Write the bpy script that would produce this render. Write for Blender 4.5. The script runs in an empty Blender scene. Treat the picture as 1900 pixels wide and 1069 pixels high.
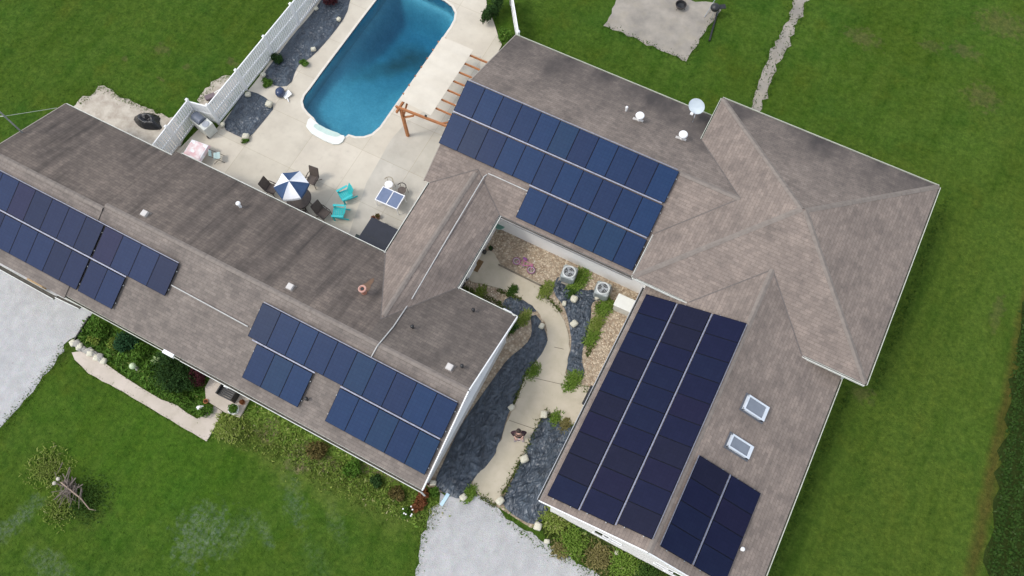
import bpy, bmesh, math, random
import numpy as np
from mathutils import Vector, Matrix
from mathutils.geometry import tessellate_polygon
random.seed(7); rng = np.random.default_rng(7)
PI = math.pi
scene = bpy.context.scene
COL = scene.collection

# ---------------------------------------------------------------- camera
H = 37.0                      # flying height of the camera above the lawn
K = H/34.0
F = 1480.0                    # focal length in pixels of the 1900 px wide photograph
R = ((0.8863233600004253, 0.4249938677966471, -0.18387798631919622),
     (0.4626834837592442, -0.8289316121444665, 0.3143189085053346),
     (-0.01883866699014688, -0.3636654983949148, -0.9313390950149213))
cam_d = bpy.data.cameras.new('camera'); cam = bpy.data.objects.new('camera', cam_d); COL.objects.link(cam)
cam_d.sensor_width = 36; cam_d.lens = F/1900*36; cam_d.clip_end = 2000
Mx = Matrix(((R[0][0], -R[0][1], -R[0][2], 0), (R[1][0], -R[1][1], -R[1][2], 0), (R[2][0], -R[2][1], -R[2][2], H), (0, 0, 0, 1)))
cam.matrix_world = Mx
scene.camera = cam

# ---------------------------------------------------------------- light
SUN_EL, SUN_AZ = math.radians(56), (-0.80, -0.60)     # direction on the ground the light comes from
w = bpy.data.worlds.new('World'); scene.world = w; w.use_nodes = True
nt = w.node_tree; bg = nt.nodes['Background']
sky = nt.nodes.new('ShaderNodeTexSky'); sky.sky_type = 'NISHITA'; sky.sun_disc = False
sky.sun_elevation = SUN_EL; sky.sun_rotation = math.atan2(SUN_AZ[0], SUN_AZ[1])
sky.air_density = 1.0; sky.dust_density = 1.5; sky.ozone_density = 1.0
hs = nt.nodes.new('ShaderNodeHueSaturation'); hs.inputs['Saturation'].default_value = 0.45      # thin overcast: a paler sky
nt.links.new(sky.outputs[0], hs.inputs['Color']); nt.links.new(hs.outputs[0], bg.inputs[0]); bg.inputs[1].default_value = 0.15
sd = bpy.data.lights.new('sun', 'SUN'); sd.energy = 0.7; sd.angle = math.radians(11); sd.color = (1, 0.95, 0.88)
so = bpy.data.objects.new('sun', sd); COL.objects.link(so)
sv = Vector((SUN_AZ[0]*math.cos(SUN_EL), SUN_AZ[1]*math.cos(SUN_EL), math.sin(SUN_EL)))
so.rotation_euler = sv.to_track_quat('Z', 'Y').to_euler(); so.location = (0, 0, 60)
scene.view_settings.view_transform = 'Standard'; scene.view_settings.look = 'None'
scene.view_settings.exposure = 1.03; scene.view_settings.gamma = 1.0

# ---------------------------------------------------------------- pixel -> place helpers
def ray(px, py):
    q = (px-950.0, py-534.5, F)
    return [sum(R[i][j]*q[j] for j in range(3)) for i in range(3)]
def at(px, py, z=0.0):
    d = ray(px, py); t = (H-z)/-d[2]
    return Vector((d[0]*t, d[1]*t, z))
EAVE = 2.6*K; BEAVE = 3.35*K; PITCH = 0.4; CPITCH = 0.56
# roof planes: axis, eave coordinate, sign (+1 rises with the coordinate), eave height, pitch
PL = dict(LF=(1, 1.62*K, 1, EAVE, PITCH), LB=(1, 9.53*K, -1, EAVE, PITCH), NF=(1, 13.4*K, 1, EAVE, PITCH),
          NB=(1, 22.28*K, -1, EAVE, PITCH), SW=(0, -1.22*K, 1, EAVE, PITCH), SE=(0, 7.35*K, -1, EAVE, PITCH),
          CW=(0, -11.8*K, 1, EAVE, CPITCH), CE=(0, -8.28*K, -1, EAVE, CPITCH))
def roofz(p, x, y):
    ax, w0, s, z0, g = PL[p]
    return z0 + g*s*((x, y)[ax]-w0)
def onroof(px, py, p, off=0.0):
    ax, w0, s, z0, g = PL[p]; d = ray(px, py)
    t = (z0+off-g*s*w0-H)/(d[2]-g*s*d[ax])
    return Vector((d[0]*t, d[1]*t, d[2]*t+H))

# ---------------------------------------------------------------- material helpers
MATS = {}
def mat(name, c1, c2=None, scale=5, detail=6, rough=0.85, bump=0.0, bscale=40, metal=0.0, coord='Object', stretch=(1, 1, 1),
        lo=0.35, hi=0.65, spec=0.5, extra=None):
    if name in MATS: return MATS[name]
    m = bpy.data.materials.new(name); m.use_nodes = True; n = m.node_tree.nodes; l = m.node_tree.links
    b = n['Principled BSDF']; b.inputs['Roughness'].default_value = rough; b.inputs['Metallic'].default_value = metal
    b.inputs['Specular IOR Level'].default_value = spec
    tc = n.new('ShaderNodeTexCoord'); mp = n.new('ShaderNodeMapping'); mp.inputs['Scale'].default_value = stretch
    l.new(tc.outputs[coord], mp.inputs[0])
    if c2 is None:
        c2 = tuple(min(1, v*0.88) for v in c1)
    t = n.new('ShaderNodeTexNoise'); t.inputs['Scale'].default_value = scale; t.inputs['Detail'].default_value = detail
    t.inputs['Roughness'].default_value = 0.62
    l.new(mp.outputs[0], t.inputs[0])
    r = n.new('ShaderNodeValToRGB'); r.color_ramp.elements[0].position = lo; r.color_ramp.elements[1].position = hi
    r.color_ramp.elements[0].color = (*c1, 1); r.color_ramp.elements[1].color = (*c2, 1)
    l.new(t.outputs['Fac'], r.inputs[0])
    out = r.outputs[0]
    if extra: out = extra(n, l, tc, out)
    l.new(out, b.inputs['Base Color'])
    if bump:
        t2 = n.new('ShaderNodeTexNoise'); t2.inputs['Scale'].default_value = bscale; t2.inputs['Detail'].default_value = 4
        l.new(mp.outputs[0], t2.inputs[0])
        bp = n.new('ShaderNodeBump'); bp.inputs['Strength'].default_value = 1; bp.inputs['Distance'].default_value = bump
        l.new(t2.outputs['Fac'], bp.inputs['Height']); l.new(bp.outputs[0], b.inputs['Normal'])
    MATS[name] = m; return m
def mixc(n, l, fac, a, b, mode='MIX'):
    x = n.new('ShaderNodeMix'); x.data_type = 'RGBA'; x.blend_type = mode
    if isinstance(fac, (int, float)): x.inputs[0].default_value = fac
    else: l.new(fac, x.inputs[0])
    for s, v in ((6, a), (7, b)):
        if isinstance(v, tuple): x.inputs[s].default_value = (*v, 1)
        else: l.new(v, x.inputs[s])
    return x.outputs[2]
def noise(n, l, vec, scale, detail=4, lo=0.4, hi=0.6, stretch=None, rough=0.6):
    if stretch:
        mp = n.new('ShaderNodeMapping'); mp.inputs['Scale'].default_value = stretch; l.new(vec, mp.inputs[0]); vec = mp.outputs[0]
    t = n.new('ShaderNodeTexNoise'); t.inputs['Scale'].default_value = scale; t.inputs['Detail'].default_value = detail
    t.inputs['Roughness'].default_value = rough
    l.new(vec, t.inputs[0])
    r = n.new('ShaderNodeMapRange'); r.inputs[1].default_value = lo; r.inputs[2].default_value = hi
    l.new(t.outputs['Fac'], r.inputs[0]); return r.outputs[0]
def math_n(n, l, op, a, b=0.5):
    x = n.new('ShaderNodeMath'); x.operation = op; x.use_clamp = False
    for i, v in enumerate((a, b)):
        if isinstance(v, (int, float)): x.inputs[i].default_value = v
        else: l.new(v, x.inputs[i])
    return x.outputs[0]
def spot(n, l, pos, centre, rx, ry, soft=0.35, rot=0.0, jag=0.35, nscale=0.8):
    """soft-edged patch of worn or different ground, 1 inside, 0 outside (world metres)"""
    mp = n.new('ShaderNodeMapping'); mp.vector_type = 'TEXTURE'
    mp.inputs['Location'].default_value = (centre[0], centre[1], 0); mp.inputs['Rotation'].default_value = (0, 0, rot)
    mp.inputs['Scale'].default_value = (rx, ry, 1e6); l.new(pos, mp.inputs[0])
    ln = n.new('ShaderNodeVectorMath'); ln.operation = 'LENGTH'; l.new(mp.outputs[0], ln.inputs[0])
    t = n.new('ShaderNodeTexNoise'); t.inputs['Scale'].default_value = nscale; t.inputs['Detail'].default_value = 5; l.new(pos, t.inputs[0])
    a = math_n(n, l, 'MULTIPLY_ADD', t.outputs['Fac'], jag*4); n_ = a.node; n_.inputs[2].default_value = -jag*2
    s = math_n(n, l, 'ADD', ln.outputs['Value'], a)
    r = n.new('ShaderNodeMapRange'); r.inputs[1].default_value = 1+soft; r.inputs[2].default_value = 1-soft; l.new(s, r.inputs[0])
    return r.outputs[0]

# ---------------------------------------------------------------- mesh helpers
class MB:
    def __init__(s): s.v = []; s.f = []; s.uv = {}
    def add(s, vs, fs):
        o = len(s.v); s.v += [tuple(x) for x in vs]; s.f += [tuple(i+o for i in f) for f in fs]; return s
    def box(s, c, size, rz=0.0, rx=0.0, ry=0.0, taper=1.0):
        x, y, z = [v/2 for v in size]; M = Matrix.Rotation(rz, 3, 'Z') @ Matrix.Rotation(ry, 3, 'Y') @ Matrix.Rotation(rx, 3, 'X')
        vs = []
        for sz in (-1, 1):
            k = taper if sz > 0 else 1
            for sx, sy in ((-1, -1), (1, -1), (1, 1), (-1, 1)):
                vs.append(Vector(c) + M @ Vector((sx*x*k, sy*y*k, sz*z)))
        return s.add(vs, [(3, 2, 1, 0), (4, 5, 6, 7), (0, 1, 5, 4), (1, 2, 6, 5), (2, 3, 7, 6), (3, 0, 4, 7)])
    def beam(s, a, b, w, h):
        a = Vector(a); b = Vector(b); d = (b-a).normalized(); up = Vector((0, 0, 1))
        if abs(d.z) > 0.98: up = Vector((0, 1, 0))
        r = d.cross(up).normalized(); u = r.cross(d).normalized(); vs = []
        for p in (a, b):
            for i, j in ((-1, -1), (1, -1), (1, 1), (-1, 1)): vs.append(p + r*i*w/2 + u*j*h/2)
        return s.add(vs, [(3, 2, 1, 0), (4, 5, 6, 7), (0, 1, 5, 4), (1, 2, 6, 5), (2, 3, 7, 6), (3, 0, 4, 7)])
    def tube(s, pts, r, n=8, r2=None):
        pts = [Vector(p) for p in pts]; rings = []; m = len(pts)
        for i, p in enumerate(pts):
            d = (pts[min(i+1, m-1)]-pts[max(i-1, 0)]).normalized(); up = Vector((0, 0, 1)) if abs(d.z) < 0.95 else Vector((0, 1, 0))
            a = d.cross(up).normalized(); b = a.cross(d)
            rr = r if r2 is None else r + (r2-r)*i/max(1, m-1)
            rings.append([p + a*rr*math.cos(k*2*PI/n) + b*rr*math.sin(k*2*PI/n) for k in range(n)])
        vs = [v for q in rings for v in q]; fs = []
        for i in range(m-1):
            for k in range(n): fs.append((i*n+k, i*n+(k+1) % n, (i+1)*n+(k+1) % n, (i+1)*n+k))
        fs.append(tuple(range(n))); fs.append(tuple((m-1)*n+k for k in reversed(range(n))))
        return s.add(vs, fs)
    def lathe(s, c, prof, n=20, axis=None, sx=1, sy=1):
        vs = []; fs = []; m = len(prof); Mr = Matrix.Identity(3) if axis is None else Vector(axis).to_track_quat('Z', 'Y').to_matrix()
        for r, z in prof:
            for k in range(n): vs.append(Vector(c) + Mr @ Vector((r*sx*math.cos(2*PI*k/n), r*sy*math.sin(2*PI*k/n), z)))
        for i in range(m-1):
            for k in range(n): fs.append((i*n+k, i*n+(k+1) % n, (i+1)*n+(k+1) % n, (i+1)*n+k))
        fs.append(tuple(reversed(range(n)))); fs.append(tuple((m-1)*n+k for k in range(n)))
        return s.add(vs, fs)
    def torus(s, c, R_, r, axis=(0, 0, 1), n=28, m=8):
        Mr = Vector(axis).to_track_quat('Z', 'Y').to_matrix(); vs = []; fs = []
        for i in range(n):
            a = 2*PI*i/n
            for j in range(m):
                b = 2*PI*j/m; vs.append(Vector(c) + Mr @ Vector(((R_+r*math.cos(b))*math.cos(a), (R_+r*math.cos(b))*math.sin(a), r*math.sin(b))))
        for i in range(n):
            for j in range(m): fs.append((i*m+j, ((i+1) % n)*m+j, ((i+1) % n)*m+(j+1) % m, i*m+(j+1) % m))
        return s.add(vs, fs)
    def prism(s, poly, z0, z1):
        """poly: list of (x, y); z0/z1 numbers or functions of (x, y)"""
        g0 = z0 if callable(z0) else (lambda x, y: z0); g1 = z1 if callable(z1) else (lambda x, y: z1)
        n = len(poly); vs = [(x, y, g0(x, y)) for x, y in poly] + [(x, y, g1(x, y)) for x, y in poly]
        tri = tessellate_polygon([[Vector((x, y, 0)) for x, y in poly]])
        fs = [(a+n, b+n, c+n) for a, b, c in tri] + [(c, b, a) for a, b, c in tri] + [(i, (i+1) % n, (i+1) % n+n, i+n) for i in range(n)]
        return s.add(vs, fs)
def smooth_me(me):
    me.polygons.foreach_set('use_smooth', [True]*len(me.polygons))
def link(name, mb, m, parent=None, origin=None, bevel=0.0, smooth=False, recalc=True):
    """one mesh object; vertices are given in world metres unless origin is passed"""
    me = bpy.data.meshes.new(name); o0 = Vector((0, 0, 0))
    if parent is not None:
        p = parent
        while p is not None: o0 = o0 + p.location; p = p.parent
    if origin is not None and parent is None: o0 = Vector(origin)
    me.from_pydata([tuple(Vector(v)-o0) for v in mb.v], [], mb.f); me.update()
    if recalc:
        b = bmesh.new(); b.from_mesh(me); bmesh.ops.recalc_face_normals(b, faces=b.faces); b.to_mesh(me); b.free()
    if smooth: smooth_me(me)
    me.materials.append(m)
    o = bpy.data.objects.new(name, me); COL.objects.link(o)
    if parent is not None: o.parent = parent
    elif origin is not None: o.location = origin
    if bevel:
        bv = o.modifiers.new('bevel', 'BEVEL'); bv.width = bevel; bv.segments = 2; bv.limit_method = 'ANGLE'
    return o
def tag(o, label, cat, group=None, kind=None):
    if label: o['label'] = label
    if cat: o['category'] = cat
    if group: o['group'] = group
    if kind: o['kind'] = kind
    return o
def thing(name, label, cat, loc, rz=0.0, group=None):
    o = bpy.data.objects.new(name, None); COL.objects.link(o); o.location = loc; o.rotation_euler = (0, 0, rz); o.empty_display_size = 0.2
    return tag(o, label, cat, group)
def lpart(name, mb, m, parent, **k):
    """part given in its thing's own coordinates"""
    me = bpy.data.meshes.new(name); me.from_pydata([tuple(v) for v in mb.v], [], mb.f); me.update()
    b = bmesh.new(); b.from_mesh(me); bmesh.ops.recalc_face_normals(b, faces=b.faces); b.to_mesh(me); b.free()
    if k.get('smooth'): smooth_me(me)
    me.materials.append(m); o = bpy.data.objects.new(name, me); COL.objects.link(o); o.parent = parent
    if k.get('bevel'):
        bv = o.modifiers.new('bevel', 'BEVEL'); bv.width = k['bevel']; bv.segments = 2; bv.limit_method = 'ANGLE'
    return o
def copy_tree(o, loc, rz, label, parent=None):
    c = o.copy(); COL.objects.link(c)
    if parent is None: c.location = loc; c.rotation_euler = (0, 0, rz); c['label'] = label
    else: c.parent = parent
    for ch in list(o.children): copy_tree(ch, None, 0, None, c)
    return c

def jag(poly, step=0.25, amp=0.05):
    out = []; n = len(poly)
    for i in range(n):
        a = Vector(poly[i][:2]); b = Vector(poly[(i+1) % n][:2]); L = (b-a).length; k = max(1, int(L/step)) if L < 60 else 1
        nrm = Vector((-(b-a).y, (b-a).x)).normalized()
        for j in range(k):
            p = a.lerp(b, j/k); 
            if amp: p = p + nrm*random.gauss(0, amp)
            out.append((p.x, p.y))
    return out
def smoothpoly(poly, it=2):
    p = [Vector(q[:2]) for q in poly]
    for _ in range(it):
        q = []
        for i in range(len(p)):
            a, b = p[i], p[(i+1) % len(p)]; q += [a.lerp(b, .25), a.lerp(b, .75)]
        p = q
    return [(a.x, a.y) for a in p]
def px(poly, z=0.0): return [tuple(at(x, y, z)[:2]) for x, y in poly]
def slab(name, poly, z, m, thick=None, holes=(), kind='structure', label=None):
    mb = MB(); rings = [poly]+list(holes)
    tri = tessellate_polygon([[Vector((x, y, 0)) for x, y in r] for r in rings]); flat = [q for r in rings for q in r]
    mb.add([(x, y, z) for x, y in flat], [t for t in tri])
    if thick:
        for r in rings:
            n = len(r); mb.add([(x, y, z) for x, y in r]+[(x, y, z-thick) for x, y in r], [(i, (i+1) % n, (i+1) % n+n, i+n) for i in range(n)])
    # weld
    me = bpy.data.meshes.new(name); me.from_pydata(mb.v, [], mb.f); me.update()
    b = bmesh.new(); b.from_mesh(me); bmesh.ops.remove_doubles(b, verts=b.verts, dist=1e-5); bmesh.ops.recalc_face_normals(b, faces=b.faces)
    b.faces.ensure_lookup_table()
    top = [f for f in b.faces if abs(f.normal.z) > .9]
    if top and top[0].normal.z < 0: bmesh.ops.reverse_faces(b, faces=b.faces)
    b.to_mesh(me); b.free(); me.materials.append(m); o = bpy.data.objects.new(name, me); COL.objects.link(o)
    o['kind'] = kind
    if label: o['label'] = label
    return o
def inside(p, poly):
    x, y = p; c = False; n = len(poly); j = n-1
    for i in range(n):
        xi, yi = poly[i]; xj, yj = poly[j]
        if (yi > y) != (yj > y) and x < (xj-xi)*(y-yi)/(yj-yi)+xi: c = not c
        j = i
    return c
def vnoise(seed):
    r = np.random.default_rng(seed); k = [(r.normal(size=2)*s, r.uniform(0, 6.3), a) for s, a in ((.6, 1), (1.3, .8), (2.6, .55), (5, .4), (9, .3), (15, .2)) for _ in range(4)]
    def f(x, y):
        v = 0
        for d, p, a in k: v += a*math.sin(d[0]*x+d[1]*y+p+0.8*math.sin(d[1]*x*.7-d[0]*y*.6))
        return v/4
    return f
PAL = {}
def foliage(name, blobs, n, leaf, m, parent=None, label=None, up=0.3, origin=None):
    """many small leaf faces spread through ellipsoid blobs [(centre, (rx, ry, rz), share)]"""
    vs = []; fs = []; tot = sum(b[2] for b in blobs)
    for c, rad, sh in blobs:
        k = int(n*sh/tot)
        d = rng.normal(size=(k, 3)); d /= np.linalg.norm(d, axis=1)[:, None]; rr = rng.uniform(0.25, 1, size=(k, 1))**0.5
        lump = 1+0.22*np.sin(d[:, :1]*5+c[0]*9)*np.sin(d[:, 1:2]*6+c[1]*7)
        p = d*rr*lump*np.array(rad)+np.array(c); p[:, 2] = np.maximum(p[:, 2], 0.02)
        nn = d*0.8+rng.normal(size=(k, 3))*0.7+np.array([0, 0, up]); nn /= np.linalg.norm(nn, axis=1)[:, None]
        t = np.cross(nn, rng.normal(size=(k, 3))); t /= np.linalg.norm(t, axis=1)[:, None]; b = np.cross(nn, t)
        s = leaf*rng.uniform(.6, 1.4, size=(k, 1))
        q = np.stack([p-t*s, p-b*s*.45+nn*s*.15, p+t*s, p+b*s*.45+nn*s*.15], 1).reshape(-1, 3)
        o = len(vs)//1 if False else len(vs); vs += q.tolist(); fs += [(o+4*i, o+4*i+1, o+4*i+2, o+4*i+3) for i in range(k)]
    mb = MB(); mb.v = vs; mb.f = fs
    return link(name, mb, m, parent, origin, recalc=False)
def leafmat(name, c1, c2, c3=None):
    def ex(n, l, tc, out):
        g = n.new('ShaderNodeNewGeometry'); r = n.new('ShaderNodeValToRGB')
        r.color_ramp.elements[0].color = (*c1, 1); r.color_ramp.elements[1].color = (*c2, 1)
        if c3: e = r.color_ramp.elements.new(0.93); e.color = (*c2, 1); r.color_ramp.elements[-1].color = (*c3, 1)
        l.new(g.outputs['Random Per Island'], r.inputs[0]); return mixc(n, l, 0.7, out, r.outputs[0])
    m = mat(name, c1, c2, scale=3, rough=0.8, extra=ex, spec=0.08); return m

# ---------------------------------------------------------------- materials
P_ = lambda x, y: at(x, y, 0)
def grass_extra(n, l, tc, out):
    pos = tc.outputs['Object']
    big = noise(n, l, pos, 0.16, 5, .38, .62)
    out = mixc(n, l, math_n(n, l, 'MULTIPLY', big, .55), out, (0.050, 0.080, 0.008))
    yel = noise(n, l, pos, 0.45, 6, .54, .72)
    out = mixc(n, l, math_n(n, l, 'MULTIPLY', yel, .55), out, (0.078, 0.098, 0.012))
    blu = noise(n, l, pos, 0.3, 6, .52, .68, stretch=(1, 1.3, 1))
    out = mixc(n, l, math_n(n, l, 'MULTIPLY', blu, .45), out, (0.020, 0.074, 0.010))
    grey = (0.150, 0.180, 0.150)
    def sp(px_, py_, rx, ry, col, k=1.0, rot=0, soft=.4, jg=.5, ns=.9):
        nonlocal out
        c = P_(px_, py_); f = spot(n, l, pos, c, rx, ry, soft, rot, jg, ns)
        if col == grey: f = math_n(n, l, 'MULTIPLY', f, noise(n, l, pos, 6.5, 5, .40, .62, rough=.7))
        out = mixc(n, l, math_n(n, l, 'MULTIPLY', f, k), out, col)
    grey = (0.150, 0.180, 0.150)
    sp(372, 990, .95, 1.2, grey, .75, ns=3.0, jg=.8); sp(440, 990, .5, .9, grey, .4, ns=2.5, jg=.6)
    sp(545, 922, 1.2, .40, grey, .4, -.75, ns=3.2, jg=.8); sp(490, 985, .8, .25, grey, .45, -.6, ns=2.2, jg=.5); sp(620, 960, 1.2, .3, grey, .2, -.7, ns=2.2, jg=.6)
    sp(590, 1045, 1.0, .4, grey, .15, -.6, ns=2.4, jg=.6); sp(8, 985, .4, 2.0, grey, .45, -.3, ns=2.2, jg=.6); sp(95, 1050, 1.0, .5, grey, .35, ns=2.4, jg=.6)
    sp(1800, 560, 6.5, 14, (0.088, 0.122, 0.020), .42, -.3, soft=.9, jg=.5, ns=.35); sp(1650, 980, 5, 7, (0.082, 0.118, 0.018), .35, soft=.9, jg=.5, ns=.4); sp(300, 850, 4.5, 3.2, (0.050, 0.128, 0.010), .45, soft=.9, jg=.5, ns=.5)
    br = (0.125, 0.092, 0.050)
    for a in ((300, 92, .45, .3), (232, 108, .22, .15), (347, 125, .22, .15), (432, 115, .35, .2), (300, 148, .25, .1), (1860, 45, 1.3, .8), (1600, 70, .9, .5), (1728, 85, .5, .4),
              (1850, 580, .25, .9), (1823, 180, .8, .7), (1600, 730, .5, .35), (1790, 95, .7, .4)):
        sp(a[0], a[1], a[2], a[3], br, .38, ns=3.5, jg=.9)
    # strip of bare brown ground before the crop
    a, b = P_(1893, 620), P_(1803, 1069); c = (a+b)/2; L = (b-a).length/2; th = math.atan2((b-a).y, (b-a).x)
    f = spot(n, l, pos, c, L*1.6, .30, .6, th, .35, 1.2); out = mixc(n, l, math_n(n, l, 'MULTIPLY', f, .75), out, (0.085, 0.060, 0.018))
    # dry weedy strip at the front of the long wing
    a, b = P_(430, 790), P_(800, 960); c = (a+b)/2; L = (b-a).length/2; th = math.atan2((b-a).y, (b-a).x)
    f = spot(n, l, pos, c, L*1.25, 1.2, .4, th, .6, .8); out = mixc(n, l, math_n(n, l, 'MULTIPLY', f, .75), out, (0.110, 0.150, 0.030))
    for a in ((560, 850, .5, .6), (498, 800, .4, .5), (610, 862, .55, .3), (680, 868, .35, .25), (715, 880, .45, .2)):
        sp(a[0], a[1], a[2], a[3], (.26, .20, .13), .75, ns=2.5, jg=.8)
    # bed under the garage gable
    for a in ((1070, 985, .7, .45), (1100, 1000, .4, .5), (1130, 1025, .5, .4)):
        sp(a[0], a[1], a[2], a[3], (.22, .18, .12), .7, ns=2.5, jg=.8)
    for a in ((440, 800, .8, .6), (130, 645, .3, .8), (150, 940, 1.2, .8)):
        sp(a[0], a[1], a[2], a[3], (.035, .045, .012), .5, ns=2.5, jg=.8)
    st = noise(n, l, pos, .9, 5, .42, .66, stretch=(1.6, .22, 1)); out = mixc(n, l, math_n(n, l, 'MULTIPLY', st, .38), out, (0.070, 0.118, 0.018))
    st = noise(n, l, pos, .7, 4, .5, .72, stretch=(1.9, .3, 1)); out = mixc(n, l, math_n(n, l, 'MULTIPLY', st, .4), out, (0.020, 0.058, 0.005))
    cl = noise(n, l, pos, 3.4, 6, .36, .64, rough=.65); out = mixc(n, l, 1.0, out, mixc(n, l, cl, (.74, .80, .8), (1.22, 1.16, 1.15)), 'MULTIPLY')
    tn = noise(n, l, pos, 8.0, 5, .3, .75, rough=.7)
    return mixc(n, l, 1.0, out, mixc(n, l, tn, (.74, .74, .74), (1.2, 1.2, 1.18)), 'MULTIPLY')
M_GRASS = mat('lawn_grass', (0.040, 0.092, 0.010), (0.072, 0.126, 0.019), scale=1.3, detail=8, rough=.95, bump=.05, bscale=22, extra=grass_extra, lo=.3, hi=.7, spec=.03)
M_BLADE = leafmat('grass_blades', (0.050, 0.11, 0.010), (0.10, 0.17, 0.024), (.20, .20, .07))

def gravel_extra(n, l, tc, out):
    pos = tc.outputs['Object']
    v = n.new('ShaderNodeTexVoronoi'); v.inputs['Scale'].default_value = 22; l.new(pos, v.inputs[0])
    out = mixc(n, l, .35, out, mixc(n, l, .75, v.outputs['Color'], (.6, .6, .6)), 'MULTIPLY')
    tr = noise(n, l, pos, 1.0, 5, .46, .62, stretch=(1.4, .25, 1)); out = mixc(n, l, math_n(n, l, 'MULTIPLY', tr, .35), out, (.33, .33, .33))
    f = noise(n, l, pos, 1.2, 6, .55, .75); out = mixc(n, l, math_n(n, l, 'MULTIPLY', f, .3), out, (.30, .29, .27))
    d = noise(n, l, pos, 6, 2, .70, .76); return mixc(n, l, math_n(n, l, 'MULTIPLY', d, .5), out, (.14, .13, .11))
M_GRAVEL = mat('white_gravel', (.53, .525, .515), (.43, .425, .415), scale=2, detail=10, rough=.9, bump=.03, bscale=25, extra=gravel_extra)
def pebble_extra(n, l, tc, out):
    v = n.new('ShaderNodeTexVoronoi'); v.inputs['Scale'].default_value = 8.5; l.new(tc.outputs['Object'], v.inputs[0])
    r = n.new('ShaderNodeValToRGB'); r.color_ramp.elements[0].color = (.30, .22, .14, 1); r.color_ramp.elements[1].color = (.58, .49, .36, 1)
    e = r.color_ramp.elements.new(.5); e.color = (.45, .36, .25, 1)
    s = n.new('ShaderNodeSeparateColor'); l.new(v.outputs['Color'], s.inputs[0]); l.new(s.outputs[0], r.inputs[0])
    o = mixc(n, l, .75, out, r.outputs[0])
    e = n.new('ShaderNodeMapRange'); e.inputs[1].default_value = .25; e.inputs[2].default_value = .6; l.new(v.outputs['Distance'], e.inputs[0])
    return mixc(n, l, math_n(n, l, 'MULTIPLY', e.outputs[0], .45), o, (.16, .12, .08))
M_PEBBLE = mat('tan_pebbles', (.34, .26, .18), (.26, .20, .14), scale=1.4, rough=.85, bump=.05, bscale=12, extra=pebble_extra)
def conc_extra(n, l, tc, out):
    pos = tc.outputs['Object']
    f = noise(n, l, pos, .7, 8, .5, .75); out = mixc(n, l, math_n(n, l, 'MULTIPLY', f, .35), out, (.36, .32, .26))
    b = n.new('ShaderNodeTexBrick'); b.offset = 0; b.inputs['Scale'].default_value = 1; b.inputs['Brick Width'].default_value = 2.9; b.inputs['Row Height'].default_value = 2.7
    b.inputs['Mortar Size'].default_value = .012; b.inputs['Mortar Smooth'].default_value = .2; b.inputs['Color1'].default_value = (1, 1, 1, 1); b.inputs['Color2'].default_value = (.86, .86, .84, 1); b.inputs['Mortar'].default_value = (.72, .69, .62, 1)
    mp = n.new('ShaderNodeMapping'); mp.inputs['Location'].default_value = (.7, .35, 0); l.new(pos, mp.inputs[0]); l.new(mp.outputs[0], b.inputs[0])
    out = mixc(n, l, 1, out, b.outputs['Color'], 'MULTIPLY')
    g = noise(n, l, pos, 3.2, 5, .6, .8); return mixc(n, l, math_n(n, l, 'MULTIPLY', g, .3), out, (.30, .27, .22))
M_DECK = mat('pale_concrete', (.60, .545, .445), (.53, .475, .385), scale=.8, detail=8, rough=.85, bump=.004, bscale=60, extra=conc_extra)
def walk_extra(n, l, tc, out):
    pos = tc.outputs['Object']; f = noise(n, l, pos, 1.1, 8, .5, .72); out = mixc(n, l, math_n(n, l, 'MULTIPLY', f, .4), out, (.30, .26, .18))
    g = noise(n, l, pos, 5, 5, .62, .8); return mixc(n, l, math_n(n, l, 'MULTIPLY', g, .3), out, (.22, .19, .13))
M_WALK = mat('tan_concrete', (.50, .44, .335), (.43, .38, .28), scale=1.0, detail=8, rough=.9, bump=.004, bscale=60, extra=walk_extra)
M_WALK2 = mat('pink_concrete', (.52, .45, .38), (.45, .39, .32), scale=1.0, detail=8, rough=.9, bump=.004, bscale=60, extra=walk_extra)
M_PAD = mat('grey_concrete', (.33, .295, .245), (.22, .20, .17), scale=.9, detail=9, rough=.9, bump=.004, bscale=60, extra=walk_extra)

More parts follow.
